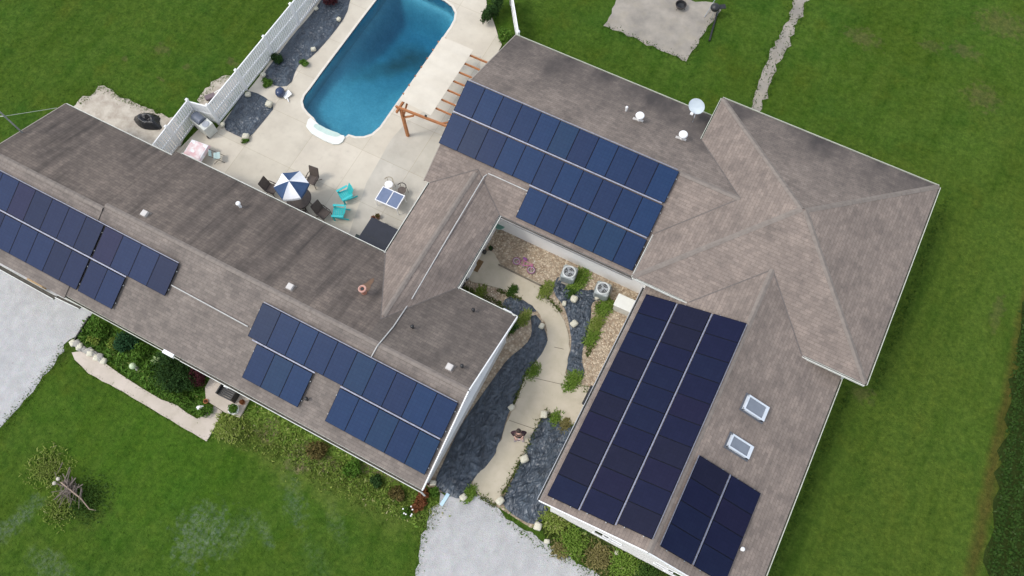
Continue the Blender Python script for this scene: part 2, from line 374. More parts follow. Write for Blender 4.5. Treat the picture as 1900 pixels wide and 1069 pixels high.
def roofmat(name, c1, c2, stain, amount, streak, eave=0.0):
    def ex(n, l, tc, out):
        uv = tc.outputs['UV']
        # shingle tabs
        b = n.new('ShaderNodeTexBrick'); b.inputs['Scale'].default_value = 1; b.inputs['Brick Width'].default_value = .32; b.inputs['Row Height'].default_value = .145
        b.inputs['Mortar Size'].default_value = .008; b.inputs['Color1'].default_value = (1.12, 1.10, 1.08, 1); b.inputs['Color2'].default_value = (.80, .79, .79, 1); b.inputs['Mortar'].default_value = (.6, .58, .58, 1)
        b.inputs['Bias'].default_value = -.1
        l.new(uv, b.inputs[0]); out = mixc(n, l, .8, out, b.outputs['Color'], 'MULTIPLY')
        g = noise(n, l, uv, 2.6, 6, .35, .65, rough=.7); out = mixc(n, l, 1, out, mixc(n, l, g, (.82, .82, .83), (1.13, 1.11, 1.1)), 'MULTIPLY')
        s = noise(n, l, uv, 1.0, 5, .40, .62, stretch=streak)
        s2 = noise(n, l, uv, .45, 3, .30, .66, stretch=(1, .4, 1))
        s = math_n(n, l, 'MULTIPLY', s, math_n(n, l, 'MULTIPLY', s2, amount))
        if eave:
            sx = n.new('ShaderNodeSeparateXYZ'); l.new(uv, sx.inputs[0])
            e = n.new('ShaderNodeMapRange'); e.inputs[1].default_value = 3.6; e.inputs[2].default_value = .2; l.new(sx.outputs[1], e.inputs[0])
            s2b = noise(n, l, uv, .8, 5, .25, .6, stretch=streak)
            s = math_n(n, l, 'ADD', s, math_n(n, l, 'MULTIPLY', math_n(n, l, 'MULTIPLY', e.outputs[0], s2b), eave)); s.node.use_clamp = True
        return mixc(n, l, s, out, stain)
    return mat(name, c1, c2, scale=.5, detail=7, rough=.92, bump=.006, bscale=35, coord='UV', extra=ex, spec=.08)
M_RF = roofmat('shingles', (.256, .214, .182), (.208, .175, .151), (.115, .098, .086), .42, (.8, .35, 1))
M_RG = roofmat('grey_shingles', (.226, .198, .172), (.177, .155, .137), (.096, .084, .075), .5, (.7, .3, 1))
M_RB = roofmat('stained_shingles', (.188, .158, .134), (.148, .126, .109), (.050, .044, .041), 0.80, (1.9, .10, 1), .28)
M_RN = roofmat('lightly_stained_shingles', (.240, .204, .175), (.196, .168, .146), (.068, .060, .057), .45, (.6, .3, 1), .85)
M_CAP = mat('ridge_shingles', (.228, .196, .168), (.180, .154, .133), scale=5, rough=.92, bump=.006, bscale=35, spec=.25)
M_WHITE = mat('white_paint', (.82, .82, .80), (.76, .76, .74), scale=2, rough=.55)
M_SIDING = mat('white_siding', (.82, .80, .76), (.76, .74, .70), scale=1.2, rough=.6)
M_GUT = mat('pale_gutter', (.55, .56, .46), (.44, .45, .37), scale=3, rough=.5)
M_DARKIN = mat('dark_brown_fill', (.05, .045, .035), (.10, .09, .07), scale=8, rough=.95)
M_GLASS = mat('window_glass', (.012, .014, .018), (.02, .022, .026), scale=1, rough=.08, spec=.8)
M_BLACK = mat('black_plastic', (.012, .012, .013), (.02, .02, .02), scale=6, rough=.45)
M_STEEL = mat('galvanised_steel', (.42, .44, .45), (.34, .36, .37), scale=8, rough=.4, metal=.6)
M_RAIL = mat('pale_rail', (.24, .25, .31), (.15, .16, .21), scale=9, rough=.45, metal=.3)
M_DARK = mat('dark_frame', (.004, .005, .010), (.006, .007, .013), scale=5, rough=.6, spec=.1)
def cellmat(name, c, c2):
    def ex(n, l, tc, out):
        b = n.new('ShaderNodeTexBrick'); b.offset = 0; b.inputs['Scale'].default_value = 1; b.inputs['Brick Width'].default_value = .16; b.inputs['Row Height'].default_value = .16
        b.inputs['Mortar Size'].default_value = .004; b.inputs['Color1'].default_value = (1, 1, 1, 1); b.inputs['Color2'].default_value = (.88, .9, .94, 1); b.inputs['Mortar'].default_value = (.55, .58, .7, 1)
        l.new(tc.outputs['Object'], b.inputs[0]); return mixc(n, l, 1, out, b.outputs['Color'], 'MULTIPLY')
    return mat(name, c, c2, scale=1.2, rough=.05, extra=ex, spec=.16)
M_CELL = [cellmat('cells_navy', (.011, .027, .070), (.014, .031, .078)), cellmat('cells_blue', (.011, .031, .080), (.014, .035, .088)),
          cellmat('cells_violet', (.012, .025, .065), (.015, .029, .072)), cellmat('cells_teal', (.012, .033, .074), (.015, .037, .081)), cellmat('cells_grey', (.015, .027, .060), (.018, .031, .066))]
M_CELLD = [cellmat('dark_cells_navy', (.006, .008, .028), (.008, .010, .033)), cellmat('dark_cells_blue', (.006, .009, .030), (.008, .012, .035)),
           cellmat('dark_cells_violet', (.008, .008, .027), (.010, .010, .031)), cellmat('dark_cells_grey', (.008, .009, .024), (.010, .011, .028))]  # darker copies of the cells: dim sky reflection put into the colour

M_CELLM = [cellmat('mid_cells_navy', (.010, .019, .055), (.013, .023, .062)), cellmat('mid_cells_blue', (.010, .023, .066), (.013, .027, .073)), cellmat('mid_cells_violet', (.014, .017, .050), (.017, .020, .056)), cellmat('mid_cells_deep', (.009, .017, .048), (.011, .020, .053))]  # middle copies: weaker sky reflection painted into the cell colour
def watermat():
    m = bpy.data.materials.new('pool_water'); m.use_nodes = True; n = m.node_tree.nodes; l = m.node_tree.links; n.clear()
    o = n.new('ShaderNodeOutputMaterial'); t = n.new('ShaderNodeBsdfTransparent'); g = n.new('ShaderNodeBsdfGlossy'); g.inputs['Roughness'].default_value = .06
    fr = n.new('ShaderNodeFresnel'); fr.inputs[0].default_value = 1.33; mx = n.new('ShaderNodeMixShader')
    tc = n.new('ShaderNodeTexCoord'); tx = n.new('ShaderNodeTexNoise'); tx.inputs['Scale'].default_value = 5; tx.inputs['Detail'].default_value = 4; l.new(tc.outputs['Object'], tx.inputs[0])
    bp = n.new('ShaderNodeBump'); bp.inputs['Distance'].default_value = .03; bp.inputs['Strength'].default_value = .6; l.new(tx.outputs['Fac'], bp.inputs['Height'])
    l.new(bp.outputs[0], g.inputs['Normal']); l.new(bp.outputs[0], fr.inputs['Normal'])
    l.new(fr.outputs[0], mx.inputs[0]); l.new(t.outputs[0], mx.inputs[1]); l.new(g.outputs[0], mx.inputs[2]); l.new(mx.outputs[0], o.inputs[0])
    v = n.new('ShaderNodeVolumeAbsorption'); v.inputs['Color'].default_value = (.14, .60, .70, 1); v.inputs['Density'].default_value = .58; l.new(v.outputs[0], o.inputs['Volume'])
    return m
M_WATER = watermat()
def liner_extra(n, l, tc, out):
    pos = tc.outputs['Object']
    v = n.new('ShaderNodeTexVoronoi'); v.inputs['Scale'].default_value = 5.5; l.new(pos, v.inputs[0])
    out = mixc(n, l, .55, out, mixc(n, l, noise(n, l, pos, 9, 6, .3, .7, rough=.75), (.6, .66, .72), (1.3, 1.25, 1.2)), 'MULTIPLY')
    for a in ((748, 62, .8, .7, .6, 0), (722, 84, 1.2, .45, .45, 1.0), (780, 80, 1.1, .8, .35, 0), (700, 100, 1.3, .5, .3, .9)):
        c = P_(a[0], a[1]); f = spot(n, l, pos, c, a[2], a[3], 1.0, a[5], .45, 1.1)
        out = mixc(n, l, math_n(n, l, 'MULTIPLY', f, a[4]), out, (.02, .075, .05))
    return out
M_LINER = mat('blue_pool_liner', (.15, .50, .63), (.11, .42, .56), scale=1.5, detail=8, rough=.6, extra=liner_extra)
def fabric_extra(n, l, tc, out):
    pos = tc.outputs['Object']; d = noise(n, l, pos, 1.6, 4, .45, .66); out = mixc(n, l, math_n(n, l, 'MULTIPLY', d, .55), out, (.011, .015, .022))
    e = noise(n, l, pos, 1.9, 4, .50, .62, stretch=(1.5, .8, 1)); return mixc(n, l, math_n(n, l, 'MULTIPLY', e, .45), out, (.085, .112, .14))  # pale streaks put the sheen of the wrinkles into the fabric colour
def fabric_mat():
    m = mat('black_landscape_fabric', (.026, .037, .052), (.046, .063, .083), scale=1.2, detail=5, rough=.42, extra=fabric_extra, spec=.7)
    n = m.node_tree.nodes; l = m.node_tree.links; b = n['Principled BSDF']; tc = n.new('ShaderNodeTexCoord'); prev = None
    for sc, st, ds, r_ in ((1.0, (4.0, 1.4, 1), .035, .5),):
        mp = n.new('ShaderNodeMapping'); mp.inputs['Scale'].default_value = st; mp.inputs['Rotation'].default_value = (0, 0, r_); l.new(tc.outputs['Object'], mp.inputs[0])
        t = n.new('ShaderNodeTexNoise'); t.inputs['Scale'].default_value = sc; t.inputs['Detail'].default_value = 2.5; t.inputs['Distortion'].default_value = 1.2; l.new(mp.outputs[0], t.inputs[0])
        a_ = math_n(n, l, 'SUBTRACT', t.outputs['Fac'], .5); a_ = math_n(n, l, 'ABSOLUTE', a_); a_ = math_n(n, l, 'POWER', math_n(n, l, 'SUBTRACT', 1.0, math_n(n, l, 'MULTIPLY', a_, 3.0)), 4.0)
        bp = n.new('ShaderNodeBump'); bp.inputs['Distance'].default_value = ds; bp.inputs['Strength'].default_value = .9; l.new(a_, bp.inputs['Height'])
        if prev is not None: l.new(prev, bp.inputs['Normal'])
        prev = bp.outputs[0]
    l.new(prev, b.inputs['Normal']); return m
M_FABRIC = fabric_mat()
M_ROCK = mat('cream_stone', (.66, .63, .50), (.52, .49, .38), scale=9, rough=.9, bump=.02, bscale=20)
M_ROCK2 = mat('grey_stone', (.42, .40, .36), (.26, .25, .22), scale=6, rough=.9, bump=.03, bscale=14)
M_WOOD = mat('orange_cedar', (.42, .17, .06), (.30, .115, .04), scale=6, rough=.75, stretch=(1, 1, 1))
M_LWOOD = mat('tan_wood', (.42, .28, .14), (.33, .21, .10), scale=7, rough=.8)
M_BROWN = mat('brown_sling', (.115, .090, .075), (.085, .066, .056), scale=10, rough=.75)
M_BRONZE = mat('bronze_frame', (.045, .034, .030), (.065, .05, .042), scale=8, rough=.5, metal=.3)
M_TEAL = mat('turquoise_plastic', (.04, .50, .50), (.035, .44, .45), scale=5, rough=.5)
M_NAVYC = mat('navy_canvas', (.035, .075, .16), (.028, .06, .135), scale=6, rough=.85)
M_WHITEC = mat('white_canvas', (.80, .80, .80), (.74, .74, .75), scale=4, rough=.85)
M_CANOPY = mat('cream_canopy_cloth', (.60, .55, .455), (.54, .49, .40), scale=1.1, rough=.9, bump=.01, bscale=3)
M_LSH = leafmat('leaves_mid', (.040, .095, .010), (.095, .18, .026), (.20, .24, .06))
M_LDK = leafmat('leaves_dark', (.014, .036, .010), (.036, .075, .018))
M_LYL = leafmat('leaves_yellow', (.11, .16, .02), (.20, .25, .05), (.32, .34, .10))
M_LBR = leafmat('leaves_brown', (.075, .065, .020), (.13, .10, .035), (.25, .16, .07))
M_LRD = leafmat('leaves_red', (.12, .045, .022), (.20, .08, .03))
M_LBL = leafmat('leaves_blue', (.016, .055, .020), (.035, .085, .035))
M_LPU = leafmat('leaves_purple', (.035, .010, .014), (.07, .02, .022))
M_STICK = mat('dead_wood', (.20, .16, .13), (.12, .095, .08), scale=9, rough=.9)

# ================================================================ SETTING
pool_px = [(699.7, 0), (672, 36), (629.6, 92.6), (600, 132), (576, 165.5), (566, 178), (562, 189), (565, 201), (573, 211), (583, 220), (592, 235), (612, 244), (632, 253), (641, 255),
           (647, 250), (660, 254), (675, 254), (690, 249), (705, 236), (719, 216), (733, 196), (760, 158), (790, 115), (817.5, 76), (835, 51), (842, 38), (844, 25), (838, 13), (825, 3),
           (800, -9), (760, -28), (735, -38), (725, -36), (716, -24)]
pool = []
_p = px(pool_px)
for _i in range(len(_p)):
    _a, _b = Vector(_p[_i]), Vector(_p[(_i+1) % len(_p)]); _k = max(1, int((_b-_a).length/.2)); pool += [tuple(_a.lerp(_b, _j/_k)) for _j in range(_k)]
lawn_outer = [(-260, -200), (260, -200), (260, 260), (-260, 260)]
slab('lawn', lawn_outer, 0.0, M_GRASS, holes=[list(reversed(pool))])
deck_px = [(640, -90), (600, -25), (470, 159), (402, 240), (378, 232), (318, 292), (330, 345), (560, 480), (730, 520), (830, 350), (905, 200), (915, 113), (930, 84), (917, 45), (904, 12), (893, -90)]
slab('pool_deck', jag(px(deck_px), .6, .015), 0.05, M_DECK, .05, holes=[list(reversed(pool))])
# pool basin
def build_pool():
    n = len(pool); mb = MB()
    ys = [p[1] for p in pool]; y0, y1 = min(ys), max(ys)
    def depth(y):
        t = max(0, min(1, ((y-y0)/(y1-y0)-.2)/.6)); t = t*t*(3-2*t); return -1.0-1.3*t
    c = Vector((sum(p[0] for p in pool)/n, sum(p[1] for p in pool)/n))
    wall_top = [(p[0], p[1], .048) for p in pool]; wall_bot = [(p[0], p[1], -.85) for p in pool]
    wl = MB(); wl.add(wall_top+wall_bot, [(j, (j+1) % n, n+(j+1) % n, n+j) for j in range(n)])
    wl_ = link('pool_wall', wl, mat('navy_liner_band', (.035, .12, .24), (.028, .10, .20), scale=4, rough=.5)); wl_['kind'] = 'structure'
    P2 = [Vector(p) for p in pool]; step = .12; x0 = min(p[0] for p in pool); idx = {}
    def vert(i, j):
        if (i, j) in idx: return idx[(i, j)]
        x, y = x0+i*step, y0+j*step
        if True:
            v = Vector((x, y)); best = None
            for q in range(n):
                a, b = P2[q], P2[(q+1) % n]; t = max(0, min(1, (v-a).dot(b-a)/max(1e-9, (b-a).length_squared))); e = a+(b-a)*t
                if best is None or (v-e).length < best[0]: best = ((v-e).length, e)
            dd_ = best[0]
            if not inside((x, y), pool): x, y = best[1]; dd_ = 0
        q_ = min(1, dd_/1.3); q_ = q_*q_*(3-2*q_)
        idx[(i, j)] = len(mb.v); mb.v.append((x, y, -.85+(depth(y)+.85)*q_)); return idx[(i, j)]
    for i in range(int((max(p[0] for p in pool)-x0)/step)+2):
        for j in range(int((y1-y0)/step)+2):
            if any(inside((x0+(i+a_)*step, y0+(j+b_)*step), pool) for a_ in (0, 1) for b_ in (0, 1)): mb.f.append((vert(i, j), vert(i+1, j), vert(i+1, j+1), vert(i, j+1)))
    basin = link('pool_basin', mb, M_LINER, smooth=True, recalc=False); basin['kind'] = 'structure'
    # coping
    cp = MB(); out = []
    for i in range(n):
        a, b, d = Vector(pool[i-1]), Vector(pool[i]), Vector(pool[(i+1) % n]); t = (d-a).normalized(); nr = Vector((t.y, -t.x))
        if (b-c).dot(nr) < 0: nr = -nr
        out.append(b+nr*.13)
    o2 = [b*1.0 for b in out]
    vs = [(p[0], p[1], .060) for p in pool]+[(p.x, p.y, .060) for p in out]+[(p[0], p[1], -.05) for p in pool]+[(p.x, p.y, .05) for p in out]
    fs = [(j, (j+1) % n, n+(j+1) % n, n+j) for j in range(n)]+[(j, (j+1) % n, 2*n+(j+1) % n, 2*n+j) for j in range(n)]+[(n+j, n+(j+1) % n, 3*n+(j+1) % n, 3*n+j) for j in range(n)]
    cp.add(vs, fs); o = link('pool_coping', cp, mat('white_coping', (.66, .61, .52), (.57, .53, .45), scale=3, rough=.8)); o['kind'] = 'structure'
    # water body
    wb = MB(); ring = [((c+(Vector(p)-c)*.998).x, (c+(Vector(p)-c)*.998).y) for p in pool]
    wb.prism(ring, -2.9, -.06)
    me = bpy.data.meshes.new('water'); me.from_pydata(wb.v, [], wb.f); b = bmesh.new(); b.from_mesh(me); bmesh.ops.remove_doubles(b, verts=b.verts, dist=1e-4); bmesh.ops.recalc_face_normals(b, faces=b.faces); b.to_mesh(me); b.free()
    me.materials.append(M_WATER); wo = bpy.data.objects.new('water', me); COL.objects.link(wo); wo['kind'] = 'structure'
    # entry step at the shallow end
    st = MB(); sp = smoothpoly(px([(574, 219), (567, 243), (614, 270), (634, 270), (643, 254), (628, 252), (600, 240), (585, 226)]), 1)
    st.prism(sp, .04, .14); so_ = link('pool_steps', st, mat('white_step', (.72, .73, .68), (.64, .66, .60), scale=3, rough=.7), bevel=.02); so_['kind'] = 'structure'
    st = MB(); sp = smoothpoly(px([(584, 233), (583, 240), (615, 256), (630, 256), (634, 251), (610, 243), (592, 233)]), 1)
    st.prism(sp, .06, .146); so_ = link('step_tread', st, mat('pale_green_step', (.50, .62, .55), (.42, .54, .48), scale=3, rough=.4)); so_['kind'] = 'structure'
build_pool()
# worn slab tones on the patio (real separate pours of concrete)
slab('path', jag(smoothpoly(px([(1486, -60), (1478, -20), (1462, 40), (1437, 82), (1418, 120), (1405, 160), (1388, 205), (1408, 225), (1412, 204), (1425, 165), (1440, 130), (1455, 100), (1472, 60), (1492, 20), (1508, -60)]), 1), .22, .07), .012, M_PAD)
slab('concrete_pad', jag(px([(1180, -90), (1150, -20), (1142, 10), (1120, 47), (1275, 115), (1300, 72), (1335, 20), (1330, 5), (1290, 3), (1258, -8), (1270, -90)]), .3, .05), .02, M_PAD, .02)
slab('gravel_pad', jag(smoothpoly(px([(130, 205), (148, 182), (172, 175), (186, 157), (212, 170), (230, 182), (268, 196), (300, 212), (330, 220), (345, 245), (320, 310), (290, 300), (200, 260)]), 1), .2, .06), .012,
     mat('pale_gravel', (.50, .45, .37), (.34, .29, .23), scale=2.2, detail=9, rough=.9, bump=.02, bscale=22))
slab('gravel_patch', jag(smoothpoly(px([(366, 192), (376, 170), (398, 148), (425, 140), (447, 138), (420, 200), (400, 225)]), 1), .2, .05), .012, MATS['pale_gravel'])
slab('west_driveway', jag(px([(-160, 400), (0, 460), (175, 570), (166, 587), (140, 622), (118, 640), (108, 662), (88, 692), (60, 725), (28, 762), (0, 795), (-160, 950)]), .25, .07), .012, M_GRAVEL)
slab('south_driveway', jag(px([(818, 914), (812, 930), (797, 945), (790, 980), (778, 1020), (768, 1069), (752, 1600), (1520, 1600), (1115, 1069), (1060, 1035), (1012, 1008), (975, 985), (940, 962), (925, 945), (918, 937), (882, 915), (860, 928)]), .25, .05), .012, M_GRAVEL)
slab('courtyard_gravel', px([(835, 560), (915, 385), (1230, 520), (1180, 620), (1018, 948), (1000, 975), (985, 980), (930, 945), (880, 918), (800, 912), (780, 880), (940, 590), (935, 575)]), .006, M_PEBBLE)
slab('courtyard_path', jag(smoothpoly(px([(867, 522), (868, 500), (878, 474), (892, 466), (915, 466), (925, 490), (950, 503), (989, 520), (1006, 532), (1012, 550), (1035, 575), (1050, 602), (1058, 640), (1052, 676), (1049, 698), (1072, 714), (1105, 722), (1090, 780),
     (1068, 790), (1046, 789), (1023, 772), (1012, 764), (1003, 772), (995, 801), (981, 830), (965, 850), (955, 874), (940, 900), (928, 920), (920, 937), (900, 925), (882, 914), (876, 900), (880, 886), (905, 864), (920, 842), (933, 806), (943, 777), (955, 750),
     (968, 716), (979, 688), (995, 671), (1012, 646), (1019, 627), (1010, 598), (994, 573), (967, 554), (936, 538), (900, 528)]), 1), .18, .02), .05, M_WALK, .045)
slab('front_path', jag(px([(134, 655), (150, 652), (192, 672), (221, 692), (262, 720), (300, 742), (330, 753), (347, 766), (367, 778), (391, 761), (398, 754), (413, 764), (401, 791), (384, 819), (345, 797), (300, 770), (230, 728), (165, 693), (140, 668)]), .4, .012), .05, M_WALK2, .045)
slab('porch_slab', px([(396, 695), (382, 721), (384, 744), (418, 766), (446, 776), (466, 738), (500, 700), (420, 660)]), .12, M_WALK2, .12)
M_DECK2 = mat('weathered_concrete', (.52, .485, .415), (.43, .40, .34), scale=.9, detail=9, rough=.88, bump=.004, bscale=60, extra=conc_extra)
slab('patio_slab', px([(757, 225), (726, 260), (680, 341), (641, 455), (735, 510), (835, 345), (885, 180), (893, 105), (858, 118), (800, 200)]), .056, M_DECK2)
# joints in the courtyard path
jm = MB()
for a, b in (((1028, 644), (1046, 648)), ((985, 700), (1050, 715)), ((945, 780), (1003, 800))):
    A, B = at(*a, .054), at(*b, .054); jm.beam(A, B, .02, .004)
o = link('path_joints', jm, M_DARKIN); o['kind'] = 'structure'
# crop field at the far right
fp = px([(1886, 690), (1866, 780), (1852, 880), (1838, 980), (1828, 1090), (1815, 1200), (2100, 1200), (2100, 500), (1893, 560)])
slab('field', jag(fp, .5, .12), .012, mat('dark_field_soil', (.020, .034, .008), (.034, .050, .012), scale=2.5, rough=.95, bump=.04, bscale=12, spec=.02))

# ================================================================ HOUSE
house = thing('house', 'long single-storey white house with taupe shingled roofs wrapped round a front courtyard', 'house', (0, 0, 0))
def roofface(mb, uvs, pts, eave_axis, sgn, e0):
    """pts on a sloped face; uv = (along the eave, distance up the slope)"""
    mb.add(pts, [tuple(range(len(pts)))])
    k = math.sqrt(1+PITCH**2)
    uvs.append([((p[1-eave_axis]), abs(p[eave_axis]-e0)*k) for p in pts])
def roofobj(name, faces, m):
    """faces: list of (points, slope axis, eave coordinate)"""
    obs = []
    me = bpy.data.meshes.new(name); vs = []; fs = []; uvl = []
    for pts, ax, e0 in faces:
        nrm = Vector((0, 0, 0)); P3 = [Vector(p) for p in pts]
        for i in range(len(P3)): nrm += P3[i].cross(P3[(i+1) % len(P3)])
        if nrm.z < 0: P3.reverse()
        o = len(vs); vs += [tuple(p) for p in P3]; fs.append(tuple(range(o, o+len(P3))))
        uvl += [(p[1-ax], abs(p[ax]-e0)*1.077) for p in P3]
    me.from_pydata(vs, [], fs); uv = me.uv_layers.new(name='UVMap')
    uv.data.foreach_set('uv', [c for q in uvl for c in q]); me.materials.append(m)
    o = bpy.data.objects.new(name, me); COL.objects.link(o); o.parent = house
    sm = o.modifiers.new('thickness', 'SOLIDIFY'); sm.thickness = .10; sm.offset = -1
    return o
def zz(p, x, y): return roofz(p, x, y)
uL0, uL1, uJ = -29.2*K, -5.42*K, -22.95*K
vF, vB, vR = 1.62*K, 9.53*K, (1.62+9.53)/2*K
zR = EAVE+PITCH*(vR-vF)
# west section of the long wing sits a little narrower and lower
wB, wF = 9.25*K, 1.5*K; wR = (wB+wF)/2; wz = EAVE+PITCH*(wR-wF)
zw = EAVE-.0
roofobj('roof', [([(uL0, wF, zw), (uJ, wF, zw), (uJ, wR, wz), (uL0, wR, wz)], 1, wF)], M_RG)
roofobj('roof', [([(uL0, wB, zw), (uJ, wB, zw), (uJ, wR, wz), (uL0, wR, wz)], 1, wB)], M_RB)
roofobj('roof', [([(uJ, vF, EAVE), (uL1, vF, EAVE), (uL1, vR, zR), (uJ, vR, zR)], 1, vF)], M_RG)
# connector
cW, cE, cR = -11.8*K, -8.28*K, -10.04*K; nF, nB, nR = 13.4*K, 22.28*K, 17.84*K; vcL, czL = 6.60*K, EAVE+PITCH*(vB-6.60*K); vcN, czN = 14.72*K, EAVE+PITCH*(14.72*K-nF)
nz = EAVE+PITCH*(nR-nF)
roofobj('roof', [([(uJ, vB, EAVE), (cW, vB, EAVE), (cR, vcL, czL), (cR, vR, zR), (uJ, vR, zR)], 1, vB)], M_RB)
roofobj('roof', [([(cE, vB, EAVE), (uL1, vB, EAVE), (uL1, vR, zR), (cR, vR, zR), (cR, vcL, czL)], 1, vB)], roofmat('mildly_stained_shingles', (.178, .154, .133), (.143, .124, .108), (.073, .064, .058), .7, (.8, .25, 1), .2))
roofobj('roof', [([(cW, vB, EAVE), (cR, vcL, czL), (cR, vcN, czN), (cW, nF, EAVE)], 0, cW), ([(cE, vB, EAVE), (cR, vcL, czL), (cR, vcN, czN), (cE, nF, EAVE)], 0, cE)], M_RF)
# north-east wing
nW = -12.1*K
bW, bE, bS, bN = -1.84*K, 8.10*K, 13.08*K, 22.86*K; bz = BEAVE+PITCH*(bN-bS)/2; bcx, bcy = (bW+bE)/2, (bS+bN)/2
uM = bW+(nz-BEAVE)/PITCH            # where the wing's ridge dies into the hip roof
vM1 = nF+(BEAVE-EAVE)/PITCH; vM2 = nB-(BEAVE-EAVE)/PITCH
roofobj('roof', [([(nW, nF, EAVE), (cW, nF, EAVE), (cR, vcN, czN), (cE, nF, EAVE), (bW+.3, nF, EAVE), (bW+.3, vM1, BEAVE), (uM, nR, nz), (nW, nR, nz)], 1, nF)], M_RF)
roofobj('roof', [([(nW, nB, EAVE), (bW+.3, nB, EAVE), (bW+.3, vM2, BEAVE), (uM, nR, nz), (nW, nR, nz)], 1, nB)], M_RN)
# hip roof over the big square block
dx = (bN-bS)/2; rl = (bE-bW)/2-dx
r0, r1 = (bcx-rl, bcy, bz), (bcx+rl, bcy, bz)
roofobj('hip_roof', [([(bW, bS, BEAVE), (bE, bS, BEAVE), r1, r0], 1, bS), ([(bW, bS, BEAVE), (bW, bN, BEAVE), r0], 0, bW), ([(bE, bS, BEAVE), (bE, bN, BEAVE), r1], 0, bE)], M_RF)
roofobj('hip_roof', [([(bW, bN, BEAVE), (bE, bN, BEAVE), r1, r0], 1, bN)], M_RN)
# garage wing
sW, sE, sR, sS = -1.22*K, 7.35*K, 3.065*K, 3.34*K; sz = EAVE+PITCH*(sR-sW); sM = bS+(sz-BEAVE)/PITCH
roofobj('roof', [([(sW, sS, EAVE), (sW, bS+.4, EAVE), (sW+(BEAVE-EAVE)/PITCH, bS, BEAVE), (sR, sM, sz), (sR, sS, sz)], 0, sW),
                 ([(sE, sS, EAVE), (sE, bS+.4, EAVE), (sE-(BEAVE-EAVE)/PITCH, bS, BEAVE), (sR, sM, sz), (sR, sS, sz)], 0, sE)], M_RF)
# ridge and hip caps
def cap(a, b, wd=.24):
    mb = MB(); a = Vector(a); b = Vector(b); n = max(1, int((b-a).length/.28)); d = (b-a).normalized(); r = d.cross(Vector((0, 0, 1))).normalized()
    for i in range(n):
        p = a.lerp(b, i/n); q = a.lerp(b, min(1, (i+1.12)/n)); l_ = .03; k = .003*(i % 2)
        mb.add([p-r*wd/2+Vector((0, 0, -.035+k)), p+Vector((0, 0, .022+k)), p+r*wd/2+Vector((0, 0, -.035+k)), q-r*wd/2+Vector((0, 0, -.02+k)), q+Vector((0, 0, .030+k)), q+r*wd/2+Vector((0, 0, -.02+k)),
                p-r*wd/2+Vector((0, 0, -.08)), p+r*wd/2+Vector((0, 0, -.08)), q-r*wd/2+Vector((0, 0, -.08)), q+r*wd/2+Vector((0, 0, -.08))],
               [(0, 1, 4, 3), (1, 2, 5, 4), (3, 4, 5, 9, 8), (0, 6, 7, 2, 1), (0, 3, 8, 6), (2, 7, 9, 5)])
    link('ridge_cap', mb, M_CAP, house)
cap((uL0, wR, wz), (uJ, wR, wz)); cap((uJ, vR, zR), (uL1, vR, zR)); cap((cR, vcL+.2, czL-.01), (cR, vcN-.2, czN+.02)); cap((nW, nR, nz), (uM, nR, nz)); cap((sR, sS, sz), (sR, sM, sz))
for c_ in ((bW, bS), (bW, bN)): cap((c_[0], c_[1], BEAVE+.01), r0)
for c_ in ((bE, bS), (bE, bN)): cap((c_[0], c_[1], BEAVE+.01), r1)
# valley flashing, a dark narrow crease; its shade is put into the strip colour
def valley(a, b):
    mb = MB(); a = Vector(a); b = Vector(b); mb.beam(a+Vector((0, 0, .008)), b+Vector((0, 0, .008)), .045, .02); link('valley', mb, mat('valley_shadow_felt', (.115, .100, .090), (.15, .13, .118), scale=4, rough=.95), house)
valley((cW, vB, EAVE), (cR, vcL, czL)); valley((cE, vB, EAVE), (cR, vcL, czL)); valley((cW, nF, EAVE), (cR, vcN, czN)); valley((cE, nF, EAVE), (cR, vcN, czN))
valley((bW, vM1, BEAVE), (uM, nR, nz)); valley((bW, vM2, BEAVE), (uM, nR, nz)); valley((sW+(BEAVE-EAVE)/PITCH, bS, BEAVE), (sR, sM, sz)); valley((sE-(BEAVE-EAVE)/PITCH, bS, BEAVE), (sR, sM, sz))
# walls
def wallblock(x0, y0, x1, y1, h):
    mb = MB(); t = .15
    mb.box(((x0+x1)/2, y0+t/2, h/2), (x1-x0, t, h)); mb.box(((x0+x1)/2, y1-t/2, h/2), (x1-x0, t, h))
    mb.box((x0+t/2, (y0+y1)/2, h/2), (t, y1-y0-2*t, h)); mb.box((x1-t/2, (y0+y1)/2, h/2), (t, y1-y0-2*t, h))
    return link('wall', mb, M_SIDING, house)
GO = .36; ov = .5; WH = EAVE-.14
wallblock(uL0+.3, wF+ov, uJ-.02, wB-ov, WH+.08); wallblock(uJ+.02, vF+ov, uL1-GO, vB-ov, WH+.12)
wallblock(cW+ov, vB-ov+.02, cE-ov, nF+ov-.02, WH+.1)
wallblock(nW+.3, nF+ov, bW+ov, nB-ov, WH+.12)
wallblock(bW+ov+.02, bS+ov, bE-ov, bN-ov, BEAVE-.04)
wallblock(sW+ov, sS+.12, sE-ov, bS+ov-.02, WH+.12)
def gable(axis, w, a, b, ridge, z, zr, name='gable_wall', th=.14):
    """triangular gable wall: axis the wall's normal axis, w its coordinate, a..b its run"""
    mb = MB(); poly = [(a, z-.35), (b, z-.35), (b, z-.04), (ridge, zr-.13), (a, z-.04)]
    vs = []
    for s in (0, th):
        for q, h in poly: vs.append((w+s, q, h) if axis == 0 else (q, w+s, h))
    n = 5; mb.add(vs, [tuple(range(n)), tuple(reversed(range(n, 2*n)))]+[(i, (i+1) % n, (i+1) % n+n, i+n) for i in range(n)])
    return link(name, mb, M_SIDING, house)
gable(0, uL1-GO-.15+.022, vF+.2, vB-.2, vR, EAVE+.05, zR-.02); gable(1, sS+.098, sW+.2, sE-.2, sR, EAVE+.05, sz-.02)
